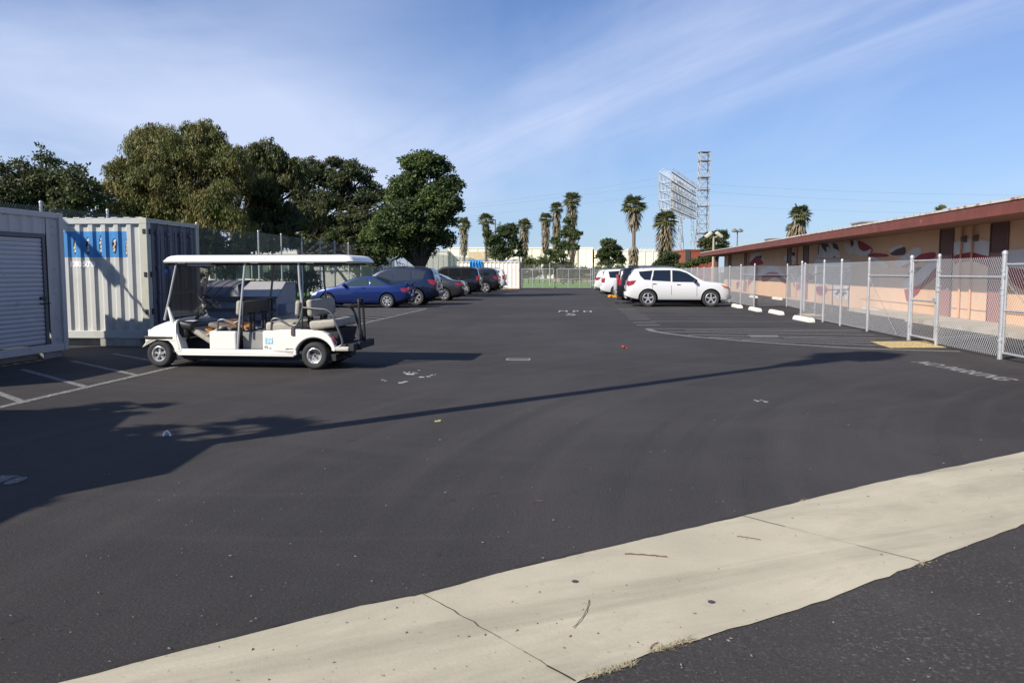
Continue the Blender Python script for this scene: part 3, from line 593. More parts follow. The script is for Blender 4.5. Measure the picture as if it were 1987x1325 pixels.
# arm rests, rear rails
def rail(name, pts, r=.0165, m=TUB):
    p = [Vector(q) for q in pts]; sm = [p[0]]
    for i in range(1, len(p)-1):
        a, b, c = p[i-1], p[i], p[i+1]; r_ = min(.06, (b-a).length*.45, (c-b).length*.45); q0 = b+(a-b).normalized()*r_; q1 = b+(c-b).normalized()*r_
        for s_ in (0, .25, .5, .75, 1): sm.append(q0.lerp(b, s_).lerp(b.lerp(q1, s_), s_))
    sm.append(p[-1]); mb = MB(); mb.tube(sm, r, 10); return mb.build(name, m, t, smooth=60)
for y in (.03, CW_-.03):
    rail('armrest', [(.99, y, .60), (1.0, y, .80), (1.08, y, .82), (1.28, y, .755), (1.36, y, .80), (1.39, y, .90)])
    rail('armrest', [(1.87, y, .62), (1.89, y, .83), (1.98, y, .845), (2.18, y, .72), (2.28, y, .72), (2.36, y, .84), (2.40, y, 1.05)])
    rail('side_rail', [(2.40, y, 1.02), (2.78, y, .99), (2.87, y, .92), (3.02, y, .50), (3.03, y, .42), (2.96, y, .375), (2.86, y, .375)])
rail('grab_rail', [(3.19, .46, .34), (3.16, .46, 1.08), (3.15, .48, 1.15), (3.15, CW_-.50, 1.15), (3.16, CW_-.48, 1.08), (3.19, CW_-.48, .34)], .02, DARK)
rail('grab_rail', [(3.16, CW_-.40, .36), (2.95, CW_-.40, 1.02)], .018, DARK); rail('grab_rail', [(3.14, .36, .40), (3.12, .1, .40), (2.96, .1, .4)], .018, DARK)
# foot platform, tail, lights
mb = MB(); mb.rbox((2.99, CW_/2, .345), (.28, CW_-.02, .075), .02); mb.build('step_platform', mat('step_grey', (.50, .48, .42), .5, var=.1, vs=8), t, smooth=40)
mb = MB(); mb.span((3.12, .03, .31), (3.21, CW_-.03, .43)); mb.span((2.9, .1, .375), (3.2, CW_-.1, .41)); mb.rbox((3.22, .30, .38), (.05, .1, .14), .015); mb.build('foot_board', FLOOR, t, bev=.01)
mb = MB(); mb.add([(2.88, .14, .40), (2.92, .14, .64), (2.60, .14, .66), (2.60, .14, .40)], [(0, 1, 2, 3)]); mb.prism([(2.6, .40), (2.89, .40), (2.95, .66), (2.6, .66)], .13, CW_-.13, 'y'); mb.build('rear_panel', FLOOR, t, bev=.01)
for y in (.09, CW_-.09): mb = MB(); mb.rbox((2.885, y, .475), (.03, .06, .13), .012, ry=R(-18)); mb.build('tail_light', mat('lamp_red', (.35, .015, .02), .2, spec=.6), t)
mb = MB(); mb.rbox((3.0, .36, .22), (.12, .1, .1), .02); mb.tube([(2.575, .2, .2), (2.575, CW_-.2, .2)], .04, 10); mb.box((2.5, CW_/2, .2), (.5, .34, .14)); mb.tube([(0, .12, .2), (0, CW_-.12, .2)], .025, 8); mb.build('axle', FLOOR, t)
# stickers and marks
mb = MB(); mb.box((1.845, -.0035, .475), (.125, .003, .105)); st_ = mb.build('sticker', mat('sticker_blue', (.22, .50, .62), .5, dirt=((.75, .8, .8), 30, .5, .54)), t)
INK = mat('ink', (.05, .05, .06), .6); text('number_mark', 'IQ', .055, INK, (1.80, -.0045, .366), (math.pi/2, 0, 0), parent=t); mb = MB(); mb.box((1.862, -.003, .352), (.03, .003, .03)); mb.build('small_label', mat('label_pale', (.5, .5, .5), .6), t)
mb = MB(); mb.prism([(2.10, .335), (2.16, .352), (2.16, .345), (2.24, .348), (2.24, .340), (2.15, .336), (2.13, .330)], -.004, -.001, 'y'); mb.build('emblem', INK, t)
mb = MB(); mb.box((1.28+.96, -.004, .625), (.05, .03, .12)); mb.build('seat_hinge', mat('hinge_brown', (.10, .06, .05), .6), t)
# wheels
TYRE = mat('tyre', (.028, .028, .030), .8, var=.25, vs=9); RIM = mat('rim_silver', (.62, .62, .62), .3, .55)
def cart_wheel(x, y, side, spoke):
    w = bpy.data.objects.new('wheel', None); COL.objects.link(w); w.parent = t; w.location = (x, y, .227); w.scale = (1/K, 1/K, 1)
    mb = MB(); mb.lathe([(.115, -.075), (.14, -.092), (.185, -.10), (.212, -.085), (.226, -.055), (.227, 0), (.226, .055), (.212, .085), (.185, .10), (.14, .092), (.115, .075), (.115, -.075)], n=40)
    mb.build('tyre', TYRE, w, smooth=50); s = side
    mb = MB(); mb.lathe([(.118, s*.078), (.128, s*.093), (.121, s*.096), (.108, s*.07), (.10, s*.035), (.0, s*.035)], n=36)
    if spoke:
        for k in range(5):
            a = R(90+72*k); mb.box((.062*math.cos(a), s*.055, .062*math.sin(a)), (.10, .03, .032), ry=-a)
        mb.lathe([(0, s*.09), (.022, s*.088), (.03, s*.05)], n=16)
    else:
        mb.lathe([(0, s*.06), (.028, s*.06), (.032, s*.035)], n=16)
    mb.build('rim', RIM, w, smooth=40)
    mb = MB()
    if spoke:
        for k in range(5):
            a = R(54+72*k); mb.lathe([(0, s*.0365), (.021, s*.0365)], (.075*math.cos(a), 0, .075*math.sin(a)), n=10)
    else:
        mb.lathe([(0, s*.0615), (.022, s*.0615)], n=12)
        for k in range(5): a = R(90+72*k); mb.lathe([(0, s*.0365), (.011, s*.0365)], (.066*math.cos(a), 0, .066*math.sin(a)), n=8)
    mb.build('rim_hole', BLK2, w)
for x, sp in ((0, 1), (2.575, 0)): cart_wheel(x, .095, -1, sp); cart_wheel(x, CW_-.095, 1, sp)

# ------------------------------------------------------------------ cars
def pchip(keys):
    xs = np.array([k[0] for k in keys], float); ys = np.array([k[1] for k in keys], float); h = np.diff(xs); d = np.diff(ys)/h; m = np.zeros(len(xs)); m[0], m[-1] = d[0], d[-1]
    for i in range(1, len(xs)-1):
        if d[i-1]*d[i] > 0: w1, w2 = 2*h[i]+h[i-1], h[i]+2*h[i-1]; m[i] = (w1+w2)/(w1/d[i-1]+w2/d[i])
    def f(x):
        i = int(np.clip(np.searchsorted(xs, x)-1, 0, len(h)-1)); s = (x-xs[i])/h[i]; s = min(1, max(0, s))
        return (2*s**3-3*s**2+1)*ys[i]+(s**3-2*s**2+s)*h[i]*m[i]+(-2*s**3+3*s**2)*ys[i+1]+(s**3-s**2)*h[i]*m[i+1]
    return f
GLASS = mat('car_glass', (.012, .014, .016), .04, spec=.9, coat=.3); GLASSL = mat('car_glass_pale', (.10, .12, .12), .06, spec=.9); CHR = mat('chrome', (.6, .6, .6), .15, .9)
LRED = mat('tail_lamp', (.26, .012, .016), .15, spec=.7, coat=.5); LCLR = mat('head_lamp', (.55, .55, .55), .08, spec=.8, coat=.6); LAMB = mat('amber_lamp', (.55, .15, .05), .2); PLT = mat('plate_white', (.6, .6, .62), .5); UND = mat('underbody', (.012, .012, .012), .9)
ALLOY = mat('alloy', (.60, .60, .62), .28, .6)
def wheel_mesh(Rw, spokes, rimc):
    key = ('w', Rw, spokes)
    if key in MAT: return MAT[key]
    a = MB(); w = .11; r = Rw*.66; a.lathe([(r, -w+.02), (r+.03, -w), (Rw-.03, -w), (Rw, -w+.03), (Rw, w-.03), (Rw-.03, w), (r+.03, w), (r, w-.02), (r, -w+.02)], n=32)
    b = MB(); b.lathe([(r+.005, -w+.012), (r-.012, -w-.002), (r-.03, -w+.02), (r-.035, -w+.06)], n=32)
    for k in range(spokes):
        an = 2*math.pi*k/spokes+math.pi/2; b.box((r*.52*math.cos(an), -w+.025, r*.52*math.sin(an)), (r*.92, .03, r*(.95/spokes+.06)), ry=-an)
    b.lathe([(0, -w+.004), (r*.2, -w+.004), (r*.26, -w+.04)], n=16)
    c = MB(); c.lathe([(0, -w+.055), (r-.02, -w+.055)], n=24); c.lathe([(r*.2, -w+.06), (r*.2, w-.01), (0, w-.01)], n=12)
    o = [a.build('tyre', TYRE, smooth=40), b.build('rim', ALLOY, smooth=35), c.build('hub', UND)]
    ms = [q.data for q in o]
    for q in o: bpy.data.objects.remove(q)
    MAT[key] = ms; return ms
def patch_side(sec, poly, off, side, nx=10, nz=4):
    xs = [p[0] for p in poly]; x0, x1 = min(xs), max(xs); mb = MB(); n = len(poly); cols = sorted(set(list(np.linspace(x0+1e-4, x1-1e-4, nx))+[min(max(x, x0+1e-4), x1-1e-4) for x in xs]))
    for x in cols:
        zs = []
        for i in range(n):
            (xa, za), (xb, zb_) = poly[i], poly[(i+1)%n]
            if min(xa, xb)-1e-9 <= x <= max(xa, xb)+1e-9 and abs(xb-xa) > 1e-6: zs.append(za+(zb_-za)*(x-xa)/(xb-xa))
        lo_, hi_ = (min(zs), max(zs)) if zs else (0, 0)
        for k in range(nz+1):
            z = lo_+(hi_-lo_)*k/nz; y = ysec(sec(x), z); mb.v.append((x, side*(y+off), z))
    for i in range(len(cols)-1):
        for k in range(nz): q = i*(nz+1)+k; mb.f.append((q, q+nz+1, q+nz+2, q+1)); mb.m.append(0)
    return mb
def ysec(s, z):
    best = s[4][0]
    for i in range(2, len(s)-1):
        (ya, za), (yb, zb_) = s[i], s[i+1]
        if za <= z <= zb_ and zb_ > za: return ya+(yb-ya)*(z-za)/(zb_-za)
    return best if z < s[5][1] else s[9][0]
def make_car(name, label, cat, sp, paint, pos, head, group, scale=1.04):
    t = thing(name, label, cat, pos, head, group); t.scale = (scale,)*3
    top, belt, wid, bot = pchip(sp['top']), pchip(sp['belt']), pchip(sp['w']), pchip(sp['bot']); L = sp['L']; tumble = sp.get('tumble', .36)
    def sec(x):
        w, zt, z0 = wid(x), top(x), bot(x); zb_ = min(belt(x), zt-.07); ug = zt-zb_; r = min(.09, ug*.8); yb = w*.965; yt = max(.1, yb-(ug-r)*tumble)
        return [(0, z0), (w*.78, z0), (w*.92, z0+.03), (w*.985, z0+.14), (w, z0+(zb_-z0)*.55), (w*.99, zb_-.06 if zb_-.06 > z0+.2 else zb_-.02), (yb, zb_), (yb-(ug-r)*tumble*.42, zb_+(ug-r)*.5), (yt, zt-r), (yt-r*.35, zt-r*.35), (yt-r*1.1, zt-r*.08), (yt*.55, zt+.012), (0, zt+.02)]
    keys = sorted(set([round(x, 3) for x in np.linspace(0, L, 46)]+[.02, .05, L-.02, L-.05])); mb = MB(); nS = 13
    for x in keys:
        s = sec(x); full = [(x, y, z) for y, z in s]+[(x, -y, z) for y, z in s[-2:0:-1]]; mb.v += full
    m = 2*nS-2
    for i in range(len(keys)-1):
        for j in range(m): mb.f.append((i*m+j, i*m+(j+1)%m, (i+1)*m+(j+1)%m, (i+1)*m+j)); mb.m.append(0)
    mb.f += [tuple(range(m)), tuple(range((len(keys)-1)*m, len(keys)*m))]; mb.m += [0, 0]
    body = mb.build('body', [paint, UND], t)
    Rw = sp['R']; rad = Rw+.065; cut = MB()
    for x in sp['wx']:
        for s in (-1, 1): cut.lathe([(0, s*(wid(x)-.30)), (rad, s*(wid(x)-.30)), (rad, s*(wid(x)+.2)), (0, s*(wid(x)+.2))], (x, 0, Rw+.01), 'y', 32)
    b = bmesh.new(); cu = cut.build('cutter', UND, t); b.from_mesh(cu.data); bmesh.ops.remove_doubles(b, verts=b.verts[:], dist=1e-4); bmesh.ops.recalc_face_normals(b, faces=b.faces[:]); b.to_mesh(cu.data); b.free()
    md = body.modifiers.new('b', 'BOOLEAN'); md.object = cu; md.operation = 'DIFFERENCE'; md.solver = 'EXACT'; bpy.context.view_layer.update()
    me = bpy.data.meshes.new_from_object(body.evaluated_get(bpy.context.evaluated_depsgraph_get())); body.modifiers.clear(); body.data = me; bpy.data.objects.remove(cu)
    me.materials.clear(); me.materials.append(paint); me.materials.append(UND)
    for f in me.polygons:
        c = f.center; f.material_index = 0
        for x in sp['wx']:
            d = math.hypot(c.x-x, c.z-Rw-.01)
            if d < rad+.004 and abs(c.y) < wid(x)+.02 and (abs(d-rad) < .015 and (Vector((x-c.x, 0, Rw+.01-c.z)).normalized().dot(f.normal) > .7) or (abs(abs(c.y)-(wid(x)-.30)) < .01)): f.material_index = 1
        if f.normal.z < -.6 and c.z < .45: f.material_index = 1
    me.polygons.foreach_set('use_smooth', [True]*len(me.polygons)); me.set_sharp_from_angle(angle=R(38))
    def part(nm, mbx, mt, par=t, sm=None, bev=0): return mbx.build(nm, mt, par, smooth=sm, bev=bev)
    g = sp.get('glass', GLASS)
    for poly in sp['win']:
        for s in (-1, 1): part('side_window', patch_side(sec, poly, .006, s), g, sm=40)
    for poly, mt, nm in sp.get('side', []):
        for s in (-1, 1): part(nm, patch_side(sec, poly, .009, s, 6, 3), mt, sm=40)
    for nm, (xa, xb) in (('rear_window', sp['rw']), ('windscreen', sp['ws'])):
        mb = MB(); n = 9
        for i in range(n+1):
            x = xa+(xb-xa)*i/n; s = sec(x); y0 = s[9][0]*.93; e = 1e-3; sl = (top(x+e)-top(x-e))/(2*e); nn = Vector((-sl, 0, 1)).normalized()
            for j in range(11):
                y = -y0+2*y0*j/10; f_ = abs(y)/max(s[12-1][0], .01); z = np.interp(abs(y), [s[12][0], s[11][0], s[10][0], s[9][0]], [s[12][1], s[11][1], s[10][1], s[9][1]])
                mb.v.append((x+nn.x*.012, y, z+nn.z*.012))
        for i in range(n):
            for j in range(10): q = i*11+j; mb.f.append((q, q+11, q+12, q+1)); mb.m.append(0)
        part(nm, mb, g, sm=40)
    for k, (xa, za, zb_) in enumerate(sp.get('seams', [])):      # shut lines of the doors
        for s in (-1, 1): part('door_seam', patch_side(sec, [(xa-.007, za), (xa+.007, za), (xa+.007, zb_), (xa-.007, zb_)], .003, s, 2, 4), UND)
    for x, z in sp['handles']:
        for s in (-1, 1): mb = MB(); y = ysec(sec(x), z); mb.rbox((x, s*(y+.018), z), (.17, .03, .03), .01, 1); part('door_handle', mb, sp.get('hmat', paint))
    xm, zm = sp['mirror']
    for s in (-1, 1): mb = MB(); y = ysec(sec(xm), zm); mb.rbox((xm, s*(y+.12), zm+.04), (.13, .20, .14), .05, 3); mb.box((xm, s*(y+.03), zm-.01), (.07, .1, .05)); part('mirror', mb, sp.get('mm', paint), sm=50)
    zr_, zf_ = sp['bumper']
    mb = MB(); w0 = wid(0)
    mb.rbox((-.02, 0, zr_), (.12, w0*1.86, .20), .04); mb.box((.0, 0, zr_-.14), (.1, w0*1.5, .1)); part('rear_bumper', mb, sp.get('bmat', paint), sm=40)
    mb = MB(); mb.box((sp.get('px', -.055), 0, sp['pz']), (.012, .31, .155)); part('number_plate', mb, PLT)
    for s in (-1, 1):
        ya, yb, za, zb_ = sp['tl']; xo = sp.get('tlx', .0); mb = MB(); mb.rbox((xo, s*(ya+yb)/2, (za+zb_)/2), (.10, abs(yb-ya), zb_-za), .02); part('tail_light', mb, LRED, sm=40)
        mb = MB(); y = wid(L-.08)*.74; mb.rbox((L-.09, s*y, sp['hl']), (.12, .30, .13), .03); part('headlight', mb, LCLR, sm=40)
    mb = MB(); mb.rbox((L-.02, 0, zf_), (.10, wid(L)*1.7, .14), .03); mb.box((L-.03, 0, zf_+.20), (.08, wid(L)*1.0, .09)); part('front_grille', mb, DARK, sm=40)
    if sp.get('rack'):
        for s in (-1, 1):
            xa, xb = sp['rack']; mb = MB(); ya = sec((xa+xb)/2)[9][0]-.03; mb.tube([(xa, s*ya, top(xa)), (xa+.12, s*ya, top(xa+.12)+.05), ((xa+xb)/2, s*ya, top((xa+xb)/2)+.06), (xb-.12, s*ya, top(xb-.12)+.05), (xb, s*ya, top(xb))], .02, 8); part('roof_rail', mb, sp.get('rmat', DARK))
    mb = MB(); mb.span((.3, -.5, .17), (L-.4, .5, .34)); mb.tube([(sp['wx'][0], -.7, Rw), (sp['wx'][0], .7, Rw)], .05, 8); mb.tube([(.02, -.45, .24), (.5, -.45, .26)], .035, 8); part('underbody', mb, UND)
    wm = wheel_mesh(Rw, sp.get('spokes', 5), ALLOY)
    for x in sp['wx']:
        for s in (-1, 1):
            wo = bpy.data.objects.new('wheel', None); COL.objects.link(wo); wo.parent = t; wo.location = (x, s*(wid(x)-.115), Rw); wo.rotation_euler = (0, 0, 0 if s < 0 else math.pi)
            for nm, mm in zip(('tyre', 'rim', 'hub'), wm): o = bpy.data.objects.new(nm, mm); COL.objects.link(o); o.parent = wo
    return t
def paintm(name, c, metal=.3, rough=.3): return mat(name, c, rough, metal, coat=.8, spec=.5)
def W_(L, w): return [(0, w*.80), (.06, w*.90), (.25, w*.965), (.8, w), (L*.5, w), (L-.9, w*.985), (L-.35, w*.92), (L-.1, w*.80), (L, w*.62)]
SUVA = dict(L=4.62, R=.37, wx=(.95, 3.70), w=W_(4.62, .915), tumble=.28, top=[(0, .86), (.02, 1.02), (.10, 1.22), (.26, 1.58), (.40, 1.67), (.9, 1.715), (1.7, 1.73), (2.35, 1.69), (2.7, 1.57), (3.05, 1.36), (3.38, 1.17), (3.55, 1.12), (4.1, 1.06), (4.42, .97), (4.55, .84), (4.62, .62)],
    belt=[(0, 1.1), (1.0, 1.14), (3.3, 1.05), (4.62, .9)], bot=[(0, .44), (.4, .33), (.9, .29), (3.8, .29), (4.3, .28), (4.62, .36)],
    win=[[(.52, 1.56), (1.14, 1.615), (1.04, 1.18), (.78, 1.20), (.60, 1.36)], [(1.20, 1.62), (1.93, 1.625), (1.93, 1.12), (1.10, 1.16)], [(2.00, 1.625), (2.34, 1.60), (2.66, 1.49), (3.10, 1.19), (3.10, 1.09), (2.00, 1.105)]],
    seams=[(1.97, .38, 1.10), (1.14, .72, 1.12), (3.08, .42, 1.05)], side=[([(.04, 1.15), (.42, 1.17), (.30, 1.0), (.06, .90)], LRED, 'tail_light'), ([(4.10, 1.0), (4.5, .88), (4.55, .80), (4.28, .84)], LAMB, 'side_light')],
    handles=((1.22, 1.02), (2.28, .99)), mirror=(2.98, 1.10), rw=(.17, .33), ws=(2.42, 3.28), bumper=(.56, .45), pz=.86, px=-.04, tl=(.60, .82, .95, 1.15), tlx=.06, hl=.82, rack=(.7, 2.2), hmat=CHR, rmat=CHR)
SUVB = dict(SUVA, rack=(.7, 2.5), rmat=DARK, spokes=6, win=[[(.50, 1.55), (1.10, 1.59), (1.12, 1.18), (.62, 1.20)], [(1.20, 1.60), (1.95, 1.61), (1.95, 1.12), (1.20, 1.15)], [(2.03, 1.60), (2.32, 1.585), (2.62, 1.47), (3.05, 1.15), (3.05, 1.09), (2.03, 1.10)]],
    top=[(0, .80), (.02, 1.0), (.10, 1.22), (.25, 1.58), (.40, 1.67), (.9, 1.70), (1.7, 1.71), (2.3, 1.68), (2.65, 1.57), (3.0, 1.37), (3.35, 1.14), (3.5, 1.10), (4.0, 1.05), (4.35, .95), (4.52, .82), (4.62, .60)])
BIG = dict(SUVB, L=5.0, w=W_(5.0, .98), R=.39, wx=(1.05, 4.0), rack=(.6, 2.7), spokes=6, belt=[(0, 1.2), (1.0, 1.22), (3.5, 1.14), (5.0, 1.0)],
    top=[(0, .9), (.02, 1.1), (.10, 1.35), (.22, 1.74), (.36, 1.82), (.9, 1.86), (2.0, 1.87), (2.5, 1.84), (2.8, 1.74), (3.15, 1.50), (3.5, 1.22), (3.7, 1.17), (4.4, 1.12), (4.8, 1.0), (4.93, .86), (5.0, .62)],
    win=[[(.45, 1.70), (1.22, 1.75), (1.24, 1.27), (.55, 1.29)], [(1.32, 1.75), (2.1, 1.76), (2.1, 1.22), (1.32, 1.25)], [(2.2, 1.76), (2.5, 1.74), (2.8, 1.62), (3.2, 1.28), (3.2, 1.18), (2.2, 1.20)]], seams=[(2.15, .4, 1.2), (1.28, .75, 1.2), (3.25, .42, 1.12)],
    side=[([(.03, 1.28), (.26, 1.28), (.22, .98), (.04, .95)], LRED, 'tail_light')], handles=((1.42, 1.1), (2.45, 1.08)), mirror=(3.15, 1.22), rw=(.10, .22), ws=(2.62, 3.42), bumper=(.60, .5), pz=1.0, px=-.03, tl=(.70, .88, .95, 1.28), tlx=.06, hl=.95)
COUPE = dict(L=4.4, R=.30, wx=(.92, 3.55), w=W_(4.4, .85), top=[(0, .74), (.03, .90), (.15, .96), (.55, .985), (.78, 1.02), (1.15, 1.20), (1.5, 1.315), (1.85, 1.355), (2.2, 1.34), (2.55, 1.23), (2.95, 1.04), (3.15, .945), (3.6, .86), (4.05, .75), (4.28, .64), (4.4, .50)],
    belt=[(0, .86), (.9, .92), (3.1, .86), (4.4, .7)], bot=[(0, .40), (.4, .27), (.9, .20), (3.6, .20), (4.1, .24), (4.4, .34)], tumble=.42,
    win=[[(1.02, 1.02), (1.42, 1.235), (1.72, 1.29), (1.68, .955), (1.18, .965)], [(1.78, 1.295), (2.12, 1.285), (2.45, 1.185), (2.88, .97), (2.88, .925), (1.74, .955)]], seams=[(1.71, .35, .94), (2.98, .35, .86)],
    side=[([(.03, .86), (.32, .86), (.30, .72), (.04, .70)], LRED, 'tail_light'), ([(3.98, .72), (4.30, .60), (4.28, .52), (4.06, .56)], LCLR, 'side_light')], handles=((1.95, .86),), mirror=(2.78, .95), rw=(.80, 1.42), ws=(2.25, 2.98), bumper=(.52, .38), pz=.70, px=-.04, tl=(.42, .76, .70, .86), tlx=.04, hl=.62, spokes=7, g=0)
SEDAN = dict(COUPE, L=4.75, R=.33, wx=(1.0, 3.78), w=W_(4.75, .90), spokes=7, tumble=.42,
    top=[(0, .78), (.03, .98), (.15, 1.05), (.5, 1.08), (.72, 1.12), (1.1, 1.30), (1.5, 1.43), (1.9, 1.47), (2.3, 1.45), (2.7, 1.33), (3.1, 1.12), (3.35, 1.01), (3.9, .93), (4.35, .82), (4.62, .70), (4.75, .52)], belt=[(0, .95), (.9, 1.0), (3.2, .93), (4.75, .75)],
    win=[[(1.0, 1.10), (1.35, 1.32), (1.85, 1.39), (1.83, 1.03), (1.12, 1.05)], [(1.92, 1.40), (2.25, 1.385), (2.6, 1.28), (3.05, 1.05), (3.05, 1.0), (1.92, 1.03)]], seams=[(1.87, .35, 1.02), (3.12, .35, .95)],
    side=[([(.03, .96), (.42, .98), (.34, .86), (.04, .80)], LRED, 'tail_light'), ([(1.30, 1.335), (1.9, 1.425), (2.3, 1.405), (2.3, 1.395), (1.9, 1.41), (1.30, 1.32)], CHR, 'window_trim')], handles=((1.2, .95), (2.2, .93)), mirror=(2.95, 1.03), rw=(.75, 1.42), ws=(2.4, 3.2), pz=.78, tl=(.5, .82, .82, .97), hl=.70)
WHT = paintm('white_paint', (.66, .66, .65), 0, .3); BLU = paintm('cobalt_paint', (.006, .022, .13), .4, .28); NVY = paintm('navy_paint', (.009, .016, .045), .4, .28); BKP = paintm('black_paint', (.010, .012, .016), .3, .25); CHC = paintm('charcoal_paint', (.022, .022, .024), .4, .3); SLV = paintm('silver_grey_paint', (.04, .04, .042), .5, .35)
GR = 'cars parked in the right hand row'; GL = 'cars parked in the left hand row'
def place(px, py, Y=None, back=True, face=1, W=.9, off=0.):
    """rear end of the car seen at px on the near side; returns the rear-centre point"""
    p = gp(px, py); return p
def carpos(rear_x, near_y, W, face): # rear x and y of the near flank; face +1 -> +X, -1 -> -X
    c = Vector((rear_x, near_y, 0)) + Vector((math.sin(LOT), math.cos(LOT), 0))*W; return c
HR, HL = -LOT, math.pi-LOT
rav = make_car('suv', 'white compact suv with silver rims, nearest car of the right row', 'car', dict(SUVA, mm=DARK), WHT, carpos(5.32, 37.35, .95, 1), HR, GR)
dsu = make_car('suv', 'black suv with a roof rack and silver tail, behind the nearest white suv', 'car', dict(BIG, bmat=mat('silver_plastic', (.35, .36, .38), .4, .3), tl=(.70, .90, .95, 1.5)), BKP, carpos(5.30, 40.6, 1.0, 1), HR, GR, .98)
mb = MB(); mb.box((-.20, 0, .36), (.5, .10, .10)); mb.box((-.34, 0, .40), (.08, 1.25, .07)); mb.box((-.12, -.3, .42), (.4, .05, .05), rz=R(20)); mb.build('hitch_rack', mat('orange_paint', (.75, .32, .02), .5), dsu)
mb = MB(); mb.rbox((-.05, -.60, 1.0), (.14, .34, .62), .05, 3); mb.rbox((-.08, -.18, .85), (.14, .5, .42), .1, 3); mb.build('tail_panel', mat('silver_panel', (.55, .56, .58), .3, .3), dsu, smooth=40)
mb = MB(); mb.tube([(.6, -.55, 1.93), (2.6, -.55, 1.93)], .03, 8); mb.tube([(.6, .55, 1.93), (2.6, .55, 1.93)], .03, 8)
for x in (.7, 1.4, 2.1, 2.5): mb.tube([(x, -.6, 1.95), (x, .6, 1.95)], .022, 8)
for x in (.8, 2.4):
    for y in (-.55, .55): mb.box((x, y, 1.89), (.06, .05, .1))
mb.build('roof_rack', DARK, dsu)
make_car('suv', 'white mid size suv with dark rear quarter glass, third car of the right row', 'car', dict(BIG, tl=(.45, .86, 1.0, 1.15)), WHT, carpos(5.72, 51.5, .95, 1), HR, GR, .96)
make_car('suv', 'farthest white suv of the right row, mostly hidden by the next white suv', 'car', dict(SUVA, tl=(.35, .82, 1.0, 1.14)), WHT, carpos(6.35, 61.5, .95, 1), HR, GR)
make_car('coupe', 'bright cobalt blue two door coupe, nearest car of the left row', 'car', dict(COUPE, glass=mat('car_glass_green', (.03, .05, .055), .05, spec=.9)), BLU, carpos(-4.62, 35.75, .88, -1), HL, GL)
sp_ = bpy.context.scene.objects['coupe']; mb = MB(); mb.rbox((.06, 0, 1.06), (.22, 1.35, .03), .012, 2)
for y in (-.5, .5): mb.box((.10, y, 1.0), (.10, .04, .12))
mb.build('spoiler', BLU, sp_, smooth=40)
make_car('suv', 'navy blue suv with pale lit windscreen, between the blue coupe and the dark sedan', 'car', dict(SUVB, glass=mat('car_glass_grey', (.035, .04, .045), .05, spec=.9)), NVY, carpos(-3.62, 38.55, .95, -1), HL, GL, 1.06)
make_car('sedan', 'dark grey sedan with silver rims and red tail light, third car of the left row', 'car', SEDAN, SLV, carpos(-2.78, 44.9, .94, -1), HL, GL)
make_car('suv', 'large black suv beyond the dark sedan in the left row', 'car', BIG, BKP, carpos(-2.28, 56.6, 1.02, -1), HL, GL)
make_car('suv', 'charcoal suv with bright silver rims, in front of the white suv at the row end', 'car', dict(SUVA, tl=(.45, .82, 1.0, 1.16)), CHC, carpos(-1.05, 62.6, .95, -1), HL, GL, 1.1)
make_car('suv', 'white suv at the far end of the left row, against the white container', 'car', dict(BIG, tl=(.74, .90, 1.0, 1.35)), WHT, carpos(-.62, 69.6, 1.0, -1), HL, GL, 1.02)
# wheel stops
WSM = mat('wheel_stop_concrete', (.66, .64, .57), .8, var=.06, vs=6, dirt=((.3, .27, .22), 7, .62, .78))
def stop(px, py, label, L=1.75, rz=0):
    p = gp(px, py); mb = MB(); pr = [(-.085, 0), (-.075, .07), (-.045, .125), (.045, .125), (.075, .07), (.085, 0)]
    t = mb.prism(pr, -L/2+.06, L/2-.06, 'y').build('wheel_stop', WSM, bev=.006)
    for v in t.data.vertices:
        if v.co.z > .1: v.co.y *= .94
    t.location = p+Vector((0, 0, .005)); t.rotation_euler = (0, 0, -LOT+R(rz)); t.scale = (1.2, 1.1, 1.15)
    return tag(t, label, 'wheel stop', 'concrete wheel stops by the fence')
stop(1559, 623, 'pale concrete wheel stop nearest the hatched wedge', rz=2); stop(1506, 609.5, 'pale concrete wheel stop, second from the hatched wedge'); stop(1465, 603.5, 'pale concrete wheel stop, third from the hatched wedge'); stop(1430, 597, 'pale concrete wheel stop just ahead of the white suv bumper')
for i, (x, y) in enumerate(((1447, 578), (1478, 579))): pass
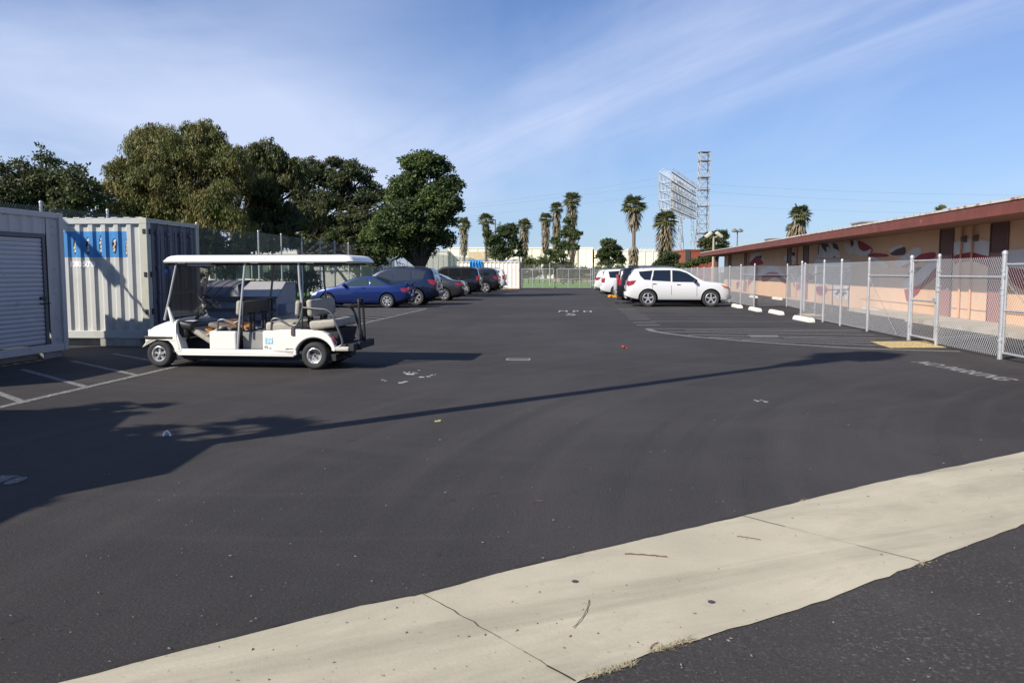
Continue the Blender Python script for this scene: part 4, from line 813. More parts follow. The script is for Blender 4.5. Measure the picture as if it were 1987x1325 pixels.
# ------------------------------------------------------------------ chain link fences
def link_panel(a, b, z0, z1, pitch=.078, r=.0022, name='chain_mesh', parent=None, m=None, z0b=None, z1b=None):
    """two families of straight diagonal wires between a and b"""
    a, b = Vector((a[0], a[1], 0)), Vector((b[0], b[1], 0)); L = (b-a).length; u = (b-a)/L; H = z1-z0; nrm = Vector((-u.y, u.x, 0)); mb = MB(); slope = 1.25     # rise per run
    run = H/slope
    for fam in (1, -1):
        x = -run
        while x < L:
            # wire from (x,z0) to (x+run,z1), clipped
            xa, xb = x, x+run; za, zb_ = 0., H
            if xa < 0: za = (0-xa)*slope; xa = 0
            if xb > L: zb_ = H-(xb-L)*slope; xb = L
            if xb-xa > .01:
                if fam == -1: xa, xb = L-xa, L-xb
                p, q = a+u*xa+Vector((0, 0, z0+za))+nrm*.004*fam, a+u*xb+Vector((0, 0, z0+zb_))+nrm*.004*fam
                d = (q-p).normalized(); s = d.cross(nrm).normalized(); n2 = nrm
                o = len(mb.v)
                for c in (p, q):
                    for k in range(3): an = 2.094*k; mb.v.append(tuple(c+(s*math.cos(an)+n2*math.sin(an))*r))
                for k in range(3): mb.f.append((o+k, o+(k+1)%3, o+3+(k+1)%3, o+3+k)); mb.m.append(0)
            x += pitch
    # wire build without normal recalculation cost
    me = bpy.data.meshes.new(name); me.from_pydata(mb.v, [], mb.f); me.materials.append(m or WIRE); o = bpy.data.objects.new(name, me); COL.objects.link(o)
    if parent: o.parent = parent; o.location = -parent.location
    return o
def fpost(parent, p, h, r=.03, cap=True, name='post', z0=0):
    mb = MB(); mb.tube([(p[0], p[1], z0), (p[0], p[1], h)], r, 10)
    if cap: mb.lathe([(r*1.15, h-.02), (r*1.2, h+.01), (r*.9, h+.04), (r*.45, h+.055), (0, h+.06)], (p[0], p[1], 0), 'z', 10)
    return mb.build(name, GALV, parent, smooth=60)
def hrail(parent, a, b, z, r=.018, zb_=None, name='rail'):
    mb = MB(); mb.tube([(a[0], a[1], z), (b[0], b[1], z if zb_ is None else zb_)], r, 8); return mb.build(name, GALV, parent, smooth=60)
# right-hand fence: posts where the photograph has them (x, y of each foot)
def tz(px, py, Y): return at(px, py, Y).z
pts = [(1940, 697), (1853, 671), (1792, 660), (1718, 643), (1657, 632), (1610, 625), (1571, 616), (1560.5, 601), (1526, 595), (1463, 597), (1437, 590)]
t = thing('chain_link_fence', 'galvanised chain link fence with gates running along the right side of the lot', 'fence', (9, 14, 0), world=True)
P_ = [gp(x, y) for x, y in pts]; FH = 1.88
def F(y): # fence line
    return Vector((P_[0].x+(y-P_[0].y)*(P_[9].x-P_[0].x)/(P_[9].y-P_[0].y), y, 0))
Ys = [P_[0].y-4.4] + [P_[i].y for i in range(6)]+[P_[6].y]
near = [F(y) for y in Ys]
for i, p in enumerate(near): fpost(t, p, FH+.06, .048 if i in (1, 3) else .036)
ext = [F(Ys[0]-3.1*k) for k in range(4)]
for k in range(3): fpost(t, ext[k+1], FH+.06, .036); link_panel(ext[k], ext[k+1], .05, FH, parent=t, pitch=.080, r=.0031)
for i in range(len(near)-1):
    a, b = near[i], near[i+1]
    if i == 2: continue                                      # swing gate here
    if i == 0: continue
    link_panel(a, b, .05, FH, parent=t, pitch=.080, r=.0031)
    if i in (1, 3): hrail(t, a, b, FH*.80, .024)
    else: 
        for z in (FH-.01, .07): mb = MB(); mb.tube([(a.x, a.y, z), (b.x, b.y, z)], .004, 6); mb.build('tension_wire', GALV, t)
mb = MB(); a, b = near[4], near[3]; mb.tube([(a.x, a.y, FH*.78), (b.x-.1, b.y+.4, .1)], .006, 6); a, b = near[1], near[0]; mb.tube([(a.x, a.y, FH*.78), (b.x, b.y+1.6, .1)], .006, 6); mb.build('truss_rod', GALV, t)
for i, p in enumerate(near[1:4]):
    for z in (.35, .45, 1.2, 1.30, 1.62): mb = MB(); mb.lathe([(.052, z-.02), (.058, z-.02), (.058, z+.02), (.052, z+.02)], (p.x, p.y, 0), 'z', 12); mb.build('post_clamp', GALV, t)
far = [P_[6], gp(1560, 603.5), gp(1526, 595), F(P_[9].y), F(P_[9].y+3.2)]
y = P_[9].y+3.2
while y < 86: y += 3.05; far.append(F(y))
for i, p in enumerate(far[1:]): fpost(t, p, FH+(.05 if i < 4 else 0), .034 if i < 4 else .028)
for i in range(len(far)-1):
    if i == 0: continue
    link_panel(far[i], far[i+1], .05, FH, parent=t, pitch=.085 if i < 8 else .12, r=.0031 if i < 8 else .004)
    if i in (2, 3): hrail(t, far[i], far[i+1], FH*.78, .02)
    elif i > 3: mb = MB(); mb.tube([(far[i].x, far[i].y, FH), (far[i+1].x, far[i+1].y, FH)], .008, 5); mb.build('tension_wire', GALV, t)
def gate(name, label, a, b, h, z0=.10, mid=(.52,), parent=None, group=None, vert=0, pitch=.082, r=.0026, fr=.024):
    g = thing(name, label, 'gate', (a[0], a[1], 0), group=group, world=True); a, b = Vector((a[0], a[1], 0)), Vector((b[0], b[1], 0)); u = (b-a).normalized(); a2, b2 = a+u*.09, b-u*.09
    mb = MB()
    for p in (a2, b2): mb.tube([(p.x, p.y, z0), (p.x, p.y, h)], fr, 8)
    for z in [z0+fr, h-fr]: mb.tube([(a2.x, a2.y, z), (b2.x, b2.y, z)], fr, 8)
    for k in range(vert): p = a2.lerp(b2, (k+1)/(vert+1)); mb.tube([(p.x, p.y, z0), (p.x, p.y, h)], fr*.9, 8)
    mb.build('gate_frame', GALV, g, smooth=60)
    for q in mid: mb = MB(); z = z0+(h-z0)*q; mb.tube([(a2.x, a2.y, z), (b2.x, b2.y, z)], fr*.9, 8); mb.build('gate_rail', GALV, g, smooth=60)
    link_panel(a2, b2, z0, h, parent=g, pitch=pitch, r=r)
    for z in (z0+.25, h-.25): mb = MB(); mb.box((a.x*.5+a2.x*.5, a.y*.5+a2.y*.5, z), (.06, .12, .06)); mb.build('hinge', GALV, g)
    mb = MB(); mb.box((b2.x-.03, b2.y, z0+(h-z0)*.5), (.05, .14, .09)); mb.build('latch', GALV, g); return g
gate('gate', 'chain link swing gate standing at the yellow ramp marking, closed', near[3], near[2], FH, mid=(.48,))
gate('gate', 'chain link gate cut off by the right edge of the photo', near[1], near[0], FH-.12, mid=(.48,))
gate('gate', 'chain link gate standing open beside the pale wheel stop, by the small yellow patch', gp(1578, 617), gp(1648, 612), FH-.05, mid=(.50, .84), vert=1, pitch=.075)
# tall fence on the left behind the containers and the dumpster
t = thing('chain_link_fence', 'tall chain link fence with slender posts under the big trees on the left', 'fence', (-13, 30, 0), world=True)
tops = [(-40, 388), (85, 398), (210, 412), (386, 437), (505, 448), (550, 456), (591, 463), (624, 467), (659, 470)]; lh = 3.68; q = []
for i in range(34):
    Y = 19.0+i*3.02 if i < 9 else 43.5+(i-9)*3.02; q.append(Vector((-13.65+.094*(Y-35.7) -(.25 if Y < 30 else 0), Y, 0)))
q = [Vector((-15.1, 21.6, 0)), Vector((-14.5, 25, 0)), Vector((-14.05, 28.2, 0)), Vector((-13.85, 35.6, 0)), Vector((-13.0, 41.5, 0)), Vector((-12.8, 44.9, 0)), Vector((-12.6, 48.5, 0)), Vector((-12.35, 52, 0)), Vector((-12.1, 55.2, 0))]
while q[-1].y < 120: q.append(q[-1]+Vector((.30, 3.15, 0)))
for p in q: fpost(t, p, lh+(.05 if p.y < 40 else 0), .045 if p.y < 60 else .05)
for i in range(len(q)-1): link_panel(q[i], q[i+1], .1, lh-.06, parent=t, pitch=.10 if i < 8 else .16, r=(.0055 if i < 3 else .0035) if i < 8 else .0045, m=mat('old_chain_wire', (.26, .27, .26), .6, .2))
# far gate across the lot end
a0 = gp(1011, 560.5); a1 = gp(1077, 560.5); b1 = gp(1148, 560.5); m0 = gp(1077.5, 560.5)
t = thing('chain_link_fence', 'low chain link fence beside the double gate at the far end of the lot', 'fence', (b1.x, b1.y, 0), world=True)
end = [b1+Vector((.25, 0, 0)), b1+Vector((3.2, -.1, 0)), b1+Vector((6.4, -.2, 0))]
for p in end: fpost(t, p, 1.95, .035)
for i in range(2): link_panel(end[i], end[i+1], .08, 1.9, parent=t, pitch=.13, r=.004); hrail(t, end[i], end[i+1], 1.5, .02)
gate('gate', 'left leaf of the wide double gate on the lawn at the far end', a0, a1-Vector((.06, 0, 0)), 1.93, z0=.08, vert=2, mid=(.47,), pitch=.2, r=.0028, fr=.035)
gate('gate', 'right leaf of the wide double gate on the lawn at the far end', a1+Vector((.10, 0, 0)), b1, 1.93, z0=.08, vert=2, mid=(.47,), pitch=.2, r=.0028, fr=.035)
# a taller pair of free fence posts behind the gate and wire line over the lawn
t = thing('wire_fence', 'thin wire fence with tall posts standing on the lawn behind the double gate', 'fence', (3, 92, 0), world=True)
for x in (4.3, 9.2, 14.1, -.5): fpost(t, (x, 92), 2.6, .05)
link_panel((-.5, 92), (14.1, 92), .1, 2.5, parent=t, pitch=.3, r=.003)

# ------------------------------------------------------------------ right-hand school building
WD = Vector((.0955, .9954, 0)); WN = Vector((-.9954, .0955, 0)); W0 = Vector((14.0, 22.0, 0))
def on_wall(px, py, off=0.):
    d = ray(px, py); o = Vector((0, 0, CH)); w0 = W0+WN*off; tt = (w0-o).dot(WN)/d.dot(WN); return o+d*tt
def wall_sz(px, py):                                          # distance along the wall and height
    p = on_wall(px, py); return (p-W0).dot(WD), p.z
STU = mat('stucco_peach', (.66, .43, .28), .85, var=.05, vs=.8, bump=.25, bs=55, dirt=((.54, .34, .22), 1.3, .56, .8)); FAS = mat('fascia_red', (.155, .043, .030), .6, var=.2, vs=2.2, dirt=((.33, .17, .12), 5, .62, .78)); ROOFM = mat('roof_gravel', (.42, .40, .36), .9, var=.2, vs=8)
SOF = mat('soffit_brown', (.22, .11, .08), .8); MRN = mat('mural_maroon', (.29, .03, .05), .75, var=.12, vs=2); MGY = mat('mural_grey', (.58, .57, .58), .75, var=.08, vs=2); MDK = mat('mural_dark', (.07, .045, .07), .75, var=.15, vs=2); DRM = mat('door_maroon', (.28, .12, .11), .6, var=.08, vs=1.5)
ang = math.atan2(WD.y, WD.x)-math.pi                           # local x runs towards the camera, local y points into the building... (see below)
B = thing('school_building', 'long low peach stucco building with a dark red fascia and a painted wall mural', 'building', (W0.x, W0.y, 0), world=True)
def wp(s, n, z): p = W0+WD*s+WN*n; return (p.x, p.y, z)       # n metres out of the wall towards the lot
def wbox(mb, s0, s1, n0, n1, z0, z1, mi=0):
    mb.add([wp(s, n, z) for s in (s0, s1) for n in (n0, n1) for z in (z0, z1)], [(0,1,3,2),(4,6,7,5),(0,4,5,1),(2,3,7,6),(0,2,6,4),(1,5,7,3)], mi); return mb
S0, S1 = -22, 49.5; EH = 2.98; OV = 1.9
mb = MB(); wbox(mb, S0, S1, -9, 0, 0, EH+.35); mb.build('wall', STU, B)
mb = MB(); wbox(mb, S0-.5, S1+1.2, .003, OV-.06, EH+.06, EH+.12)
mb.build('soffit', SOF, B)
fa = MB(); wbox(fa, S0-.5, S1+1.2, OV-.06, OV, EH, EH+.31); wbox(fa, S1+1.2, S1+1.26, -9, OV, EH, EH+.31)
for s in (-6, 6.2, 18.3, 30.5, 41): wbox(fa, s, s+.03, OV, OV+.012, EH, EH+.308)
fa.build('fascia', FAS, B)
mb = MB(); wbox(mb, S0-.5, S1+1.25, OV-.02, OV+.03, EH+.31, EH+.37); mb.build('drip_edge', mat('drip_edge_pale', (.55, .50, .44), .6, dirt=((.30, .12, .08), 3, .5, .62)), B)
mb = MB(); mb.add([wp(S0-.5, OV-.03, EH+.35), wp(S1+1.2, OV-.03, EH+.35), wp(S1+1.2, -9, EH+.75), wp(S0-.5, -9, EH+.75), wp(S0-.5, OV-.03, EH+.345), wp(S1+1.2, OV-.03, EH+.345), wp(S1+1.2, -9, EH+.3), wp(S0-.5, -9, EH+.3)], [(0, 1, 2, 3), (4, 5, 6, 7)[::-1], (0, 1, 5, 4), (1, 2, 6, 5), (2, 3, 7, 6), (3, 0, 4, 7)]); mb.build('roof', ROOFM, B)
def panel(name, pxl, pxr, mtl, ztop=EH+.05, zbot=.12, out=.03, tr=True):
    s0, _ = wall_sz(pxl, 560); s1, _ = wall_sz(pxr, 560); s0, s1 = sorted((s0, s1)); mb = MB(); wbox(mb, s0, s1, .003, out, zbot, 2.14); d = mb.build('door', mtl, B)
    mb = MB(); wbox(mb, s0, s1, .003, out-.008, 2.2, ztop); mb.build('transom', mat('transom_dark', (.10, .035, .03), .6), d)
    mb = MB(); wbox(mb, s0-.05, s0, .003, out+.015, zbot, ztop); wbox(mb, s1, s1+.05, .003, out+.015, zbot, ztop); wbox(mb, s0, s1, .003, out+.012, 2.142, 2.198); mb.build('door_frame', mat('frame_brown', (.13, .06, .055), .6), d)
    mb = MB(); p = wp(s0+.12, out+.03, 1.05); mb.lathe([(0, .03), (.035, .03), (.035, -.03), (0, -.03)], p, 'x', 10); mb.build('handle', GALV, d)
for l, r in ((1822, 1846), (1920, 1952), (1558, 1567), (1527, 1534), (1413, 1418), (1444, 1448)): panel('door', l, r, DRM)
# mural: flat paint shapes a couple of millimetres proud of the stucco
def mural(name, mtl, polys, off):
    for poly in polys:
        mb = MB(); off += .0002
        q = [Vector(wp(*(lambda sz: (sz[0], off, max(.14, min(EH+.03, sz[1]))))(wall_sz(1400+x/3.385, 380+y/3.385)))) for x, y in poly]
        # smooth the outline
        n = len(q); o = []
        for i in range(n):
            a, b, c, d = q[i-1], q[i], q[(i+1) % n], q[(i+2) % n]
            for k in range(4):
                u = k/4; o.append(.5*((2*b)+(c-a)*u+(2*a-5*b+4*c-d)*u*u+(3*b-a-3*c+d)*u*u*u))
        mb.add(o, [tuple(range(len(o)))]); mb.build(name, mtl, B)
mural('mural_dark_shape', MDK, [[(1110, 378), (1150, 352), (1200, 335), (1212, 365), (1195, 388), (1130, 392)], [(1210, 545), (1230, 500), (1262, 478), (1315, 470), (1270, 510), (1235, 545)], [(845, 280), (870, 272), (885, 300), (880, 345), (860, 340)], [(455, 470), (500, 450), (530, 480), (520, 540), (480, 560)], [(190, 440), (210, 400), (240, 392), (262, 440), (230, 450)], [(640, 300), (690, 285), (705, 290), (760, 320), (770, 402), (700, 402), (640, 402)]], .004)  # dark shapes of the mural paint itself
mural('mural_maroon_shape', MRN, [[(1203, 614), (1240, 602), (1300, 590), (1370, 510), (1440, 448), (1440, 505), (1370, 565), (1310, 615), (1290, 645), (1240, 682), (1218, 692), (1208, 655)], [(1178, 468), (1240, 428), (1310, 385), (1400, 372), (1400, 410), (1325, 425), (1262, 452), (1215, 472)],
    [(1530, 400), (1600, 375), (1700, 372), (1760, 395), (1785, 480), (1730, 455), (1640, 430), (1560, 440), (1535, 450)], [(1880, 478), (1940, 480), (2010, 480), (2010, 620), (1950, 600), (1905, 560)], [(265, 560), (272, 520), (330, 500), (380, 512), (425, 560), (415, 576), (350, 535), (300, 560)], [(475, 575), (525, 572), (528, 600), (498, 622), (480, 602)],
    [(145, 628), (150, 580), (185, 545), (220, 525), (215, 545), (180, 590)], [(622, 598), (690, 598), (688, 640), (655, 656), (630, 642)], [(895, 300), (940, 310), (990, 345), (985, 375), (905, 380)], [(960, 385), (1010, 375), (1090, 385), (1090, 400), (985, 402)], [(186, 455), (200, 425), (232, 400), (262, 420), (270, 450)], [(100, 570), (118, 565), (112, 600), (100, 610)], [(560, 510), (600, 520), (600, 550), (565, 545)]], .007)
mural('mural_grey_shape', MGY, [[(1145, 440), (1165, 410), (1210, 388), (1250, 350), (1290, 337), (1314, 350), (1308, 382), (1250, 425), (1190, 462), (1155, 462)], [(1196, 585), (1205, 550), (1240, 535), (1300, 490), (1360, 440), (1436, 408), (1438, 440), (1400, 478), (1330, 560), (1250, 600), (1208, 613)], [(1100, 352), (1150, 330), (1190, 320), (1198, 335), (1150, 352), (1115, 374)],
    [(1518, 372), (1525, 312), (1580, 290), (1650, 283), (1720, 290), (1764, 306), (1772, 395), (1640, 370), (1560, 385)], [(1870, 362), (1930, 355), (2010, 356), (2010, 478), (1940, 470), (1888, 458)], [(803, 320), (830, 313), (852, 340), (870, 320), (872, 285), (892, 300), (906, 345), (940, 365), (985, 350), (975, 378), (945, 394), (900, 388), (862, 372), (835, 385)],
    [(640, 380), (643, 330), (655, 302), (662, 340), (690, 372), (692, 335), (712, 345), (738, 402), (640, 403)], [(703, 290), (725, 312), (740, 345), (770, 360), (781, 402), (748, 402), (722, 360)], [(190, 432), (195, 395), (228, 364), (258, 380), (281, 412), (276, 428), (238, 394), (205, 420)], [(232, 520), (270, 480), (320, 464), (370, 468), (420, 525), (420, 548), (350, 495), (285, 512)],
    [(453, 500), (470, 560), (500, 578), (530, 555), (530, 500), (515, 530), (480, 530)], [(980, 408), (1010, 405), (1090, 450), (1090, 470), (1030, 448)], [(412, 400), (440, 392), (478, 395), (495, 430), (445, 415), (418, 430)], [(615, 430), (700, 420), (780, 425), (850, 430), (848, 560), (830, 580), (800, 565), (770, 585), (735, 570), (690, 590), (660, 575), (620, 590)], [(140, 560), (165, 520), (220, 480), (222, 500), (180, 545), (150, 580)], [(735, 600), (836, 592), (838, 640), (822, 690), (806, 655), (795, 686), (780, 650), (768, 684), (752, 652), (738, 660)]], .010)
mural('mural_dark_line', MDK, [[(760, 625), (800, 615), (820, 622), (800, 626), (775, 640)], [(790, 640), (812, 628), (830, 650), (815, 645), (800, 660)], [(745, 640), (765, 634), (770, 650), (755, 650)]], .013)
for pxs, n in ((1865, .05), (1886, .05), (1452, .05), (1546, .05)):
    s, _ = wall_sz(pxs, 560); mb = MB(); mb.tube([wp(s, .06, .15), wp(s, .06, EH+.05)], .035 if pxs > 1800 else .05, 8); mb.build('downpipe', mat('pipe_peach', (.55, .30, .16), .6), B)
for pxs, pys in ((1876, 440), (1898, 450), (1478, 482), (1542, 478)):
    s, z = wall_sz(pxs, pys); z = min(z, 2.7); mb = MB(); wbox(mb, s-.08, s+.08, .004, .12, z-.16, z+.04); wbox(mb, s-.05, s+.05, .12, .16, z-.12, z); mb.build('wall_lamp', mat('lamp_box', (.12, .09, .08), .5), B)
mb = MB(); s0, _ = wall_sz(1670, 590); wbox(mb, -2, s0, .003, .012, .42, .44); mb.build('wall_seam', SOF, B)
for (pxx, pyy, wd_) in ((1655, 436, 1.1), (1487, 466, 1.3)):
    p = at(pxx, pyy, 34 if pxx > 1600 else 57); u = thing('rooftop_unit', 'grey rooftop air conditioning box %s' % ('on the roof right of the palms' if pxx > 1600 else 'on the roof left of the palms'), 'roof unit', (p.x+.8, p.y, EH+.38), -LOT, 'air conditioning units on the roof')
    h = p.z-EH-.38+.05; mb = MB(); mb.box((0, 0, h/2), (wd_*1.1, wd_*1.3, h)); mb.box((0, 0, h+.03), (wd_*1.2, wd_*1.4, .05)); mb.build('cabinet', mat('ac_grey', (.33, .33, .32), .5, .3), u)
    mb = MB()
    for i in range(6): mb.box((-wd_*.55-.012, 0, h*(.15+.13*i)), (.02, wd_*1.1, .03))
    mb.build('louvre', mat('ac_dark', (.12, .12, .12), .6), u)
# walkway along the building and its ramp
wk = MB(); s1 = wall_sz(1700, 596)[0]; sj = [S0, -4, 0, 4, s1]
for i in range(4):
    wbox(wk, sj[i]+.01, sj[i+1]-.01, .002, 1.15+(.45 if i < 3 else 0), -.003, .135)
tag(wk.build('sidewalk', CONC2), kind='structure')
def stop2(px, py, label): 
    o = stop(px, py, label, L=1.8, rz=0); o['group'] = 'wheel stops beyond the fence'; return o
stop2(1462, 578, 'bleached concrete wheel stop beyond the fence, near the parked white suv'); stop2(1508, 581.5, 'bleached concrete wheel stop beyond the fence, in front of the far wall'); stop2(1688, 606, 'bleached concrete wheel stop beyond the fence at the end of the walkway')

# ------------------------------------------------------------------ trees
def leaves(mb_v, mb_f, centers, radii, n, size, droop=0., aspect=1.9, shell=(.62, 1.06), up=.25, elong=0.):
    """n leaf cards scattered through the outer part of ellipsoid clumps"""
    k = len(centers); centers = np.array(centers, float); radii = np.array(radii, float)
    vol = radii.prod(1)**(2/3); idx = rng.choice(k, n, p=vol/vol.sum())
    d = rng.normal(size=(n, 3)); d /= np.linalg.norm(d, axis=1)[:, None]; d[:, 2] = np.where(d[:, 2] < -.3, -d[:, 2]*.6, d[:, 2])
    rr_ = rng.uniform(shell[0], shell[1], n)[:, None]; P = centers[idx]+d*radii[idx]*rr_
    if droop:
        ax = np.stack([rng.normal(0, .42, n), rng.normal(0, .42, n), -np.ones(n)], 1)
    else:
        ax = rng.normal(size=(n, 3)); ax[:, 2] -= .2
    ax /= np.linalg.norm(ax, axis=1)[:, None]
    nn = d+rng.normal(0, .55, (n, 3)); nn[:, 2] += up; s = np.cross(nn, ax); s /= (np.linalg.norm(s, axis=1)[:, None]+1e-9)
    L = (size*rng.uniform(.6, 1.45, n))[:, None]; w = L/aspect/2
    if droop: L = L*rng.uniform(.6, 1.7, n)[:, None]
    a = P; b = P+ax*L*.5+s*w; c = P+ax*L; e = P+ax*L*.5-s*w
    o = sum(len(q) for q in mb_v); V = np.stack([a, b, c, e], 1).reshape(-1, 3); mb_v.append(V); mb_f.append(np.arange(n*4).reshape(-1, 4)+o)
def leafmesh(name, V, Fc, mt, parent):
    V = np.concatenate(V); Fc = np.concatenate(Fc); me = bpy.data.meshes.new(name); me.vertices.add(len(V)); me.vertices.foreach_set('co', V.astype(np.float32).ravel())
    me.loops.add(Fc.size); me.loops.foreach_set('vertex_index', Fc.astype(np.int32).ravel()); me.polygons.add(len(Fc)); me.polygons.foreach_set('loop_start', np.arange(0, Fc.size, 4, dtype=np.int32)); me.update(calc_edges=True)
    me.materials.append(mt); o = bpy.data.objects.new(name, me); COL.objects.link(o); o.parent = parent; return o
BARK = mat('bark', (.055, .045, .036), .9, var=.3, vs=6, bump=.5, bs=14)
def tree(name, label, base, clumps, n, size, mt, trunk_r=.3, droop=0., sub=16, subr=(.26, .42), group=None, aspect=1.9, trunk_top=None, bark=None, stray=.04, lean=0.):
    """clumps: (px, py, radius in px, depth offset, vertical squash)"""
    t = thing(name, label, 'tree', base, group=group); bx, by = base[0], base[1]; cs, rs, big = [], [], []
    for (px, py, rp, dy, sq) in clumps:
        Y = by+dy; c = at(px, py, Y); r = rp/FPX*Y; c = Vector((c.x-bx, dy, c.z)); big.append((c, r, sq))
        for k in range(sub):
            d = Vector(rng.normal(size=3)); d.normalize(); 
            if d.z < -.55: d.z *= -1
            f = random.uniform(.58, .86); q = c+Vector((d.x*r*f, d.y*r*f, d.z*r*sq*f)); s = r*random.uniform(*subr); cs.append(q); rs.append((s, s, s*(.78 if not droop else 1.25)))
    V, Fc = [], []
    leaves(V, Fc, cs, rs, int(n*.82), size, droop, aspect)
    leaves(V, Fc, [c for c, r, q in big], [(r*.8, r*.8, r*q*.8) for c, r, q in big], int(n*.14), size*1.5, droop, aspect*.8, shell=(.3, 1.0))
    tl = [c+Vector(rng.normal(size=3)).normalized()*s[0]*1.2 for c, s in zip(cs, rs)]; leaves(V, Fc, tl, [(s[0]*.35,)*3 for s in rs], max(40, int(n*stray)), size, droop, aspect)
    leafmesh('crown', V, Fc, mt, t)
    mb = MB(); zt = trunk_top or max(1.2, min(c.z-r*.4 for c, r, q in big)); mid = Vector((lean, 0, zt*.6)); mb.tube([(0, 0, -.1), (lean*.3, .05, zt*.3), mid, (lean*1.3, 0, zt)], [trunk_r*1.35, trunk_r, trunk_r*.85, trunk_r*.7], 10)
    for c, r, q in big: 
        m1 = Vector((lean*1.3, 0, zt)).lerp(c, .5)+Vector((0, 0, .15*r)); mb.tube([(lean, 0, zt*.8), m1, c+Vector((0, 0, r*.2))], [trunk_r*.55, trunk_r*.35, trunk_r*.12], 7)
        for k in range(5): d = Vector(rng.normal(size=3)).normalized(); mb.tube([m1, c+d*r*.5, c+d*r*.85], [trunk_r*.22, trunk_r*.12, .02], 5)
    mb.build('trunk', bark or BARK, t, smooth=60); return t
LP = leafmat('pepper_leaves', (.056, .068, .016), (.135, .145, .032), (.20, .155, .05)); LDK = leafmat('dark_leaves', (.028, .043, .015), (.075, .098, .034), (.105, .105, .045)); LFI = leafmat('ficus_leaves', (.024, .044, .015), (.058, .092, .028), (.11, .15, .03)); LMD = leafmat('mid_leaves', (.030, .045, .015), (.065, .085, .028)); LSM = leafmat('small_tree_leaves', (.035, .055, .02), (.085, .11, .035)); LHG = leafmat('hedge_leaves', (.04, .06, .018), (.09, .115, .034))
GB = 'broad trees behind the tall left fence'
tree('broadleaf_tree', 'dark round bushy tree at the left edge above the grey container', (-24, 41, 0), [(40, 375, 72, 0, .95), (110, 360, 62, 1, .95), (165, 385, 58, -1, 1), (10, 430, 70, -1, 1), (90, 430, 80, 0, .9), (-30, 400, 60, 1, 1), (160, 440, 60, 0, .8)], 36000, .16, LDK, .35, group=GB)
tree('pepper_tree', 'tallest weeping olive green pepper tree behind the two steel containers', (-23.5, 47, 0), [(300, 290, 58, 0, .8), (390, 285, 56, 0, .75), (330, 350, 92, -1, .9), (430, 345, 70, -.5, .9), (250, 370, 66, -1.5, 1), (270, 440, 72, -2, 1), (350, 440, 80, -1.5, 1), (430, 430, 72, -2, 1.05), (215, 430, 40, -1, 1), (300, 500, 50, 0, .6), (420, 500, 50, 0, .6), (480, 470, 40, -1, .8), (380, 480, 60, 0, .8), (460, 500, 30, 0, .7)], 150000, .14, LP, .4, droop=1, group=GB, aspect=2.8, sub=30, subr=(.16, .36), stray=.09)
tree('pepper_tree', 'narrower weeping tree between the tallest pepper tree and the dark trees', (-18.2, 52, 0), [(480, 325, 36, 0, .9), (570, 335, 32, 0, .9), (520, 320, 46, 0, .9), (500, 370, 50, -1, 1.1), (560, 360, 42, 0, 1), (515, 420, 50, 0, 1), (560, 430, 40, 0, 1), (610, 430, 28, -3, 1.3), (520, 455, 22, -3, 1), (550, 452, 18, -3, 1), (480, 440, 30, 0, 1), (560, 470, 26, 0, .8), (520, 480, 26, 0, .6)], 60000, .16, leafmat('pepper_leaves_dark', (.036, .05, .014), (.088, .108, .028), (.12, .105, .038)), .4, droop=1, group=GB, aspect=2.8, sub=26, subr=(.18, .38), stray=.08)
tree('broadleaf_tree', 'dark spreading tree left of the round glossy tree', (-16.2, 62, 0), [(640, 350, 50, 0, .9), (690, 345, 40, 0, .9), (600, 345, 40, 0, .9), (650, 400, 60, 0, .9), (720, 390, 42, 0, .9), (600, 420, 45, 1, 1), (690, 440, 50, -1, .8), (740, 455, 36, -2, .7), (640, 445, 45, 2, .7), (600, 470, 36, 0, .7), (650, 480, 34, 0, .6), (700, 485, 40, -1, .6), (745, 490, 36, -2, .6), (735, 510, 22, -3, .6), (660, 460, 44, 0, .8), (705, 500, 30, 0, .7), (640, 500, 26, 0, .7), (750, 430, 40, 0, .8), (748, 385, 24, 0, .8), (590, 390, 40, 2, 1), (560, 440, 40, 3, 1)], 90000, .16, LDK, .32, group=GB, trunk_top=3.2, sub=24, subr=(.18, .38), stray=.08)
tree('broadleaf_tree', 'tall dense glossy round headed tree rising above the navy suv', (-5.75, 51.3, 0), [(820, 330, 42, 0, .85), (800, 325, 30, 0, .8), (850, 330, 30, 0, .8), (870, 370, 36, 0, .8), (800, 375, 50, 0, .9), (850, 400, 50, -1, .8), (884, 405, 18, 0, .8), (780, 420, 46, -1, .8), (760, 450, 46, -1, .8), (820, 445, 46, -1, .8), (862, 430, 36, 0, .8), (800, 480, 50, 0, .6), (850, 470, 34, 0, .8), (760, 485, 46, 0, .6), (720, 470, 34, 0, .7)], 60000, .145, LFI, .30, trunk_top=2.2, sub=20, aspect=1.6)
GS = 'small trees in front of the long pale warehouse'
tree('small_tree', 'rounded dark small tree left of the group of three tall palms', (-1.6, 118, 0), [(985, 455, 24, 0, .9), (960, 475, 24, 0, .9), (1000, 480, 18, 0, 1), (970, 495, 26, 0, .7), (945, 455, 12, 0, 1), (995, 445, 12, 0, 1), (1010, 495, 10, 0, .8)], 12000, .26, LMD, .22, group=GS)
tree('small_tree', 'loose upright tree with airy foliage climbing in front of the three palms', (6.6, 104, 0), [(1095, 455, 11, 0, 1.6), (1092, 480, 15, 0, 1), (1078, 470, 10, 0, 1), (1088, 498, 18, 0, .7), (1064, 490, 10, 0, .7), (1100, 430, 8, 0, 1.2), (1115, 462, 11, 0, .7), (1075, 505, 12, 0, .6)], 7000, .22, LSM, .12, group=GS, sub=10, trunk_top=2.5)
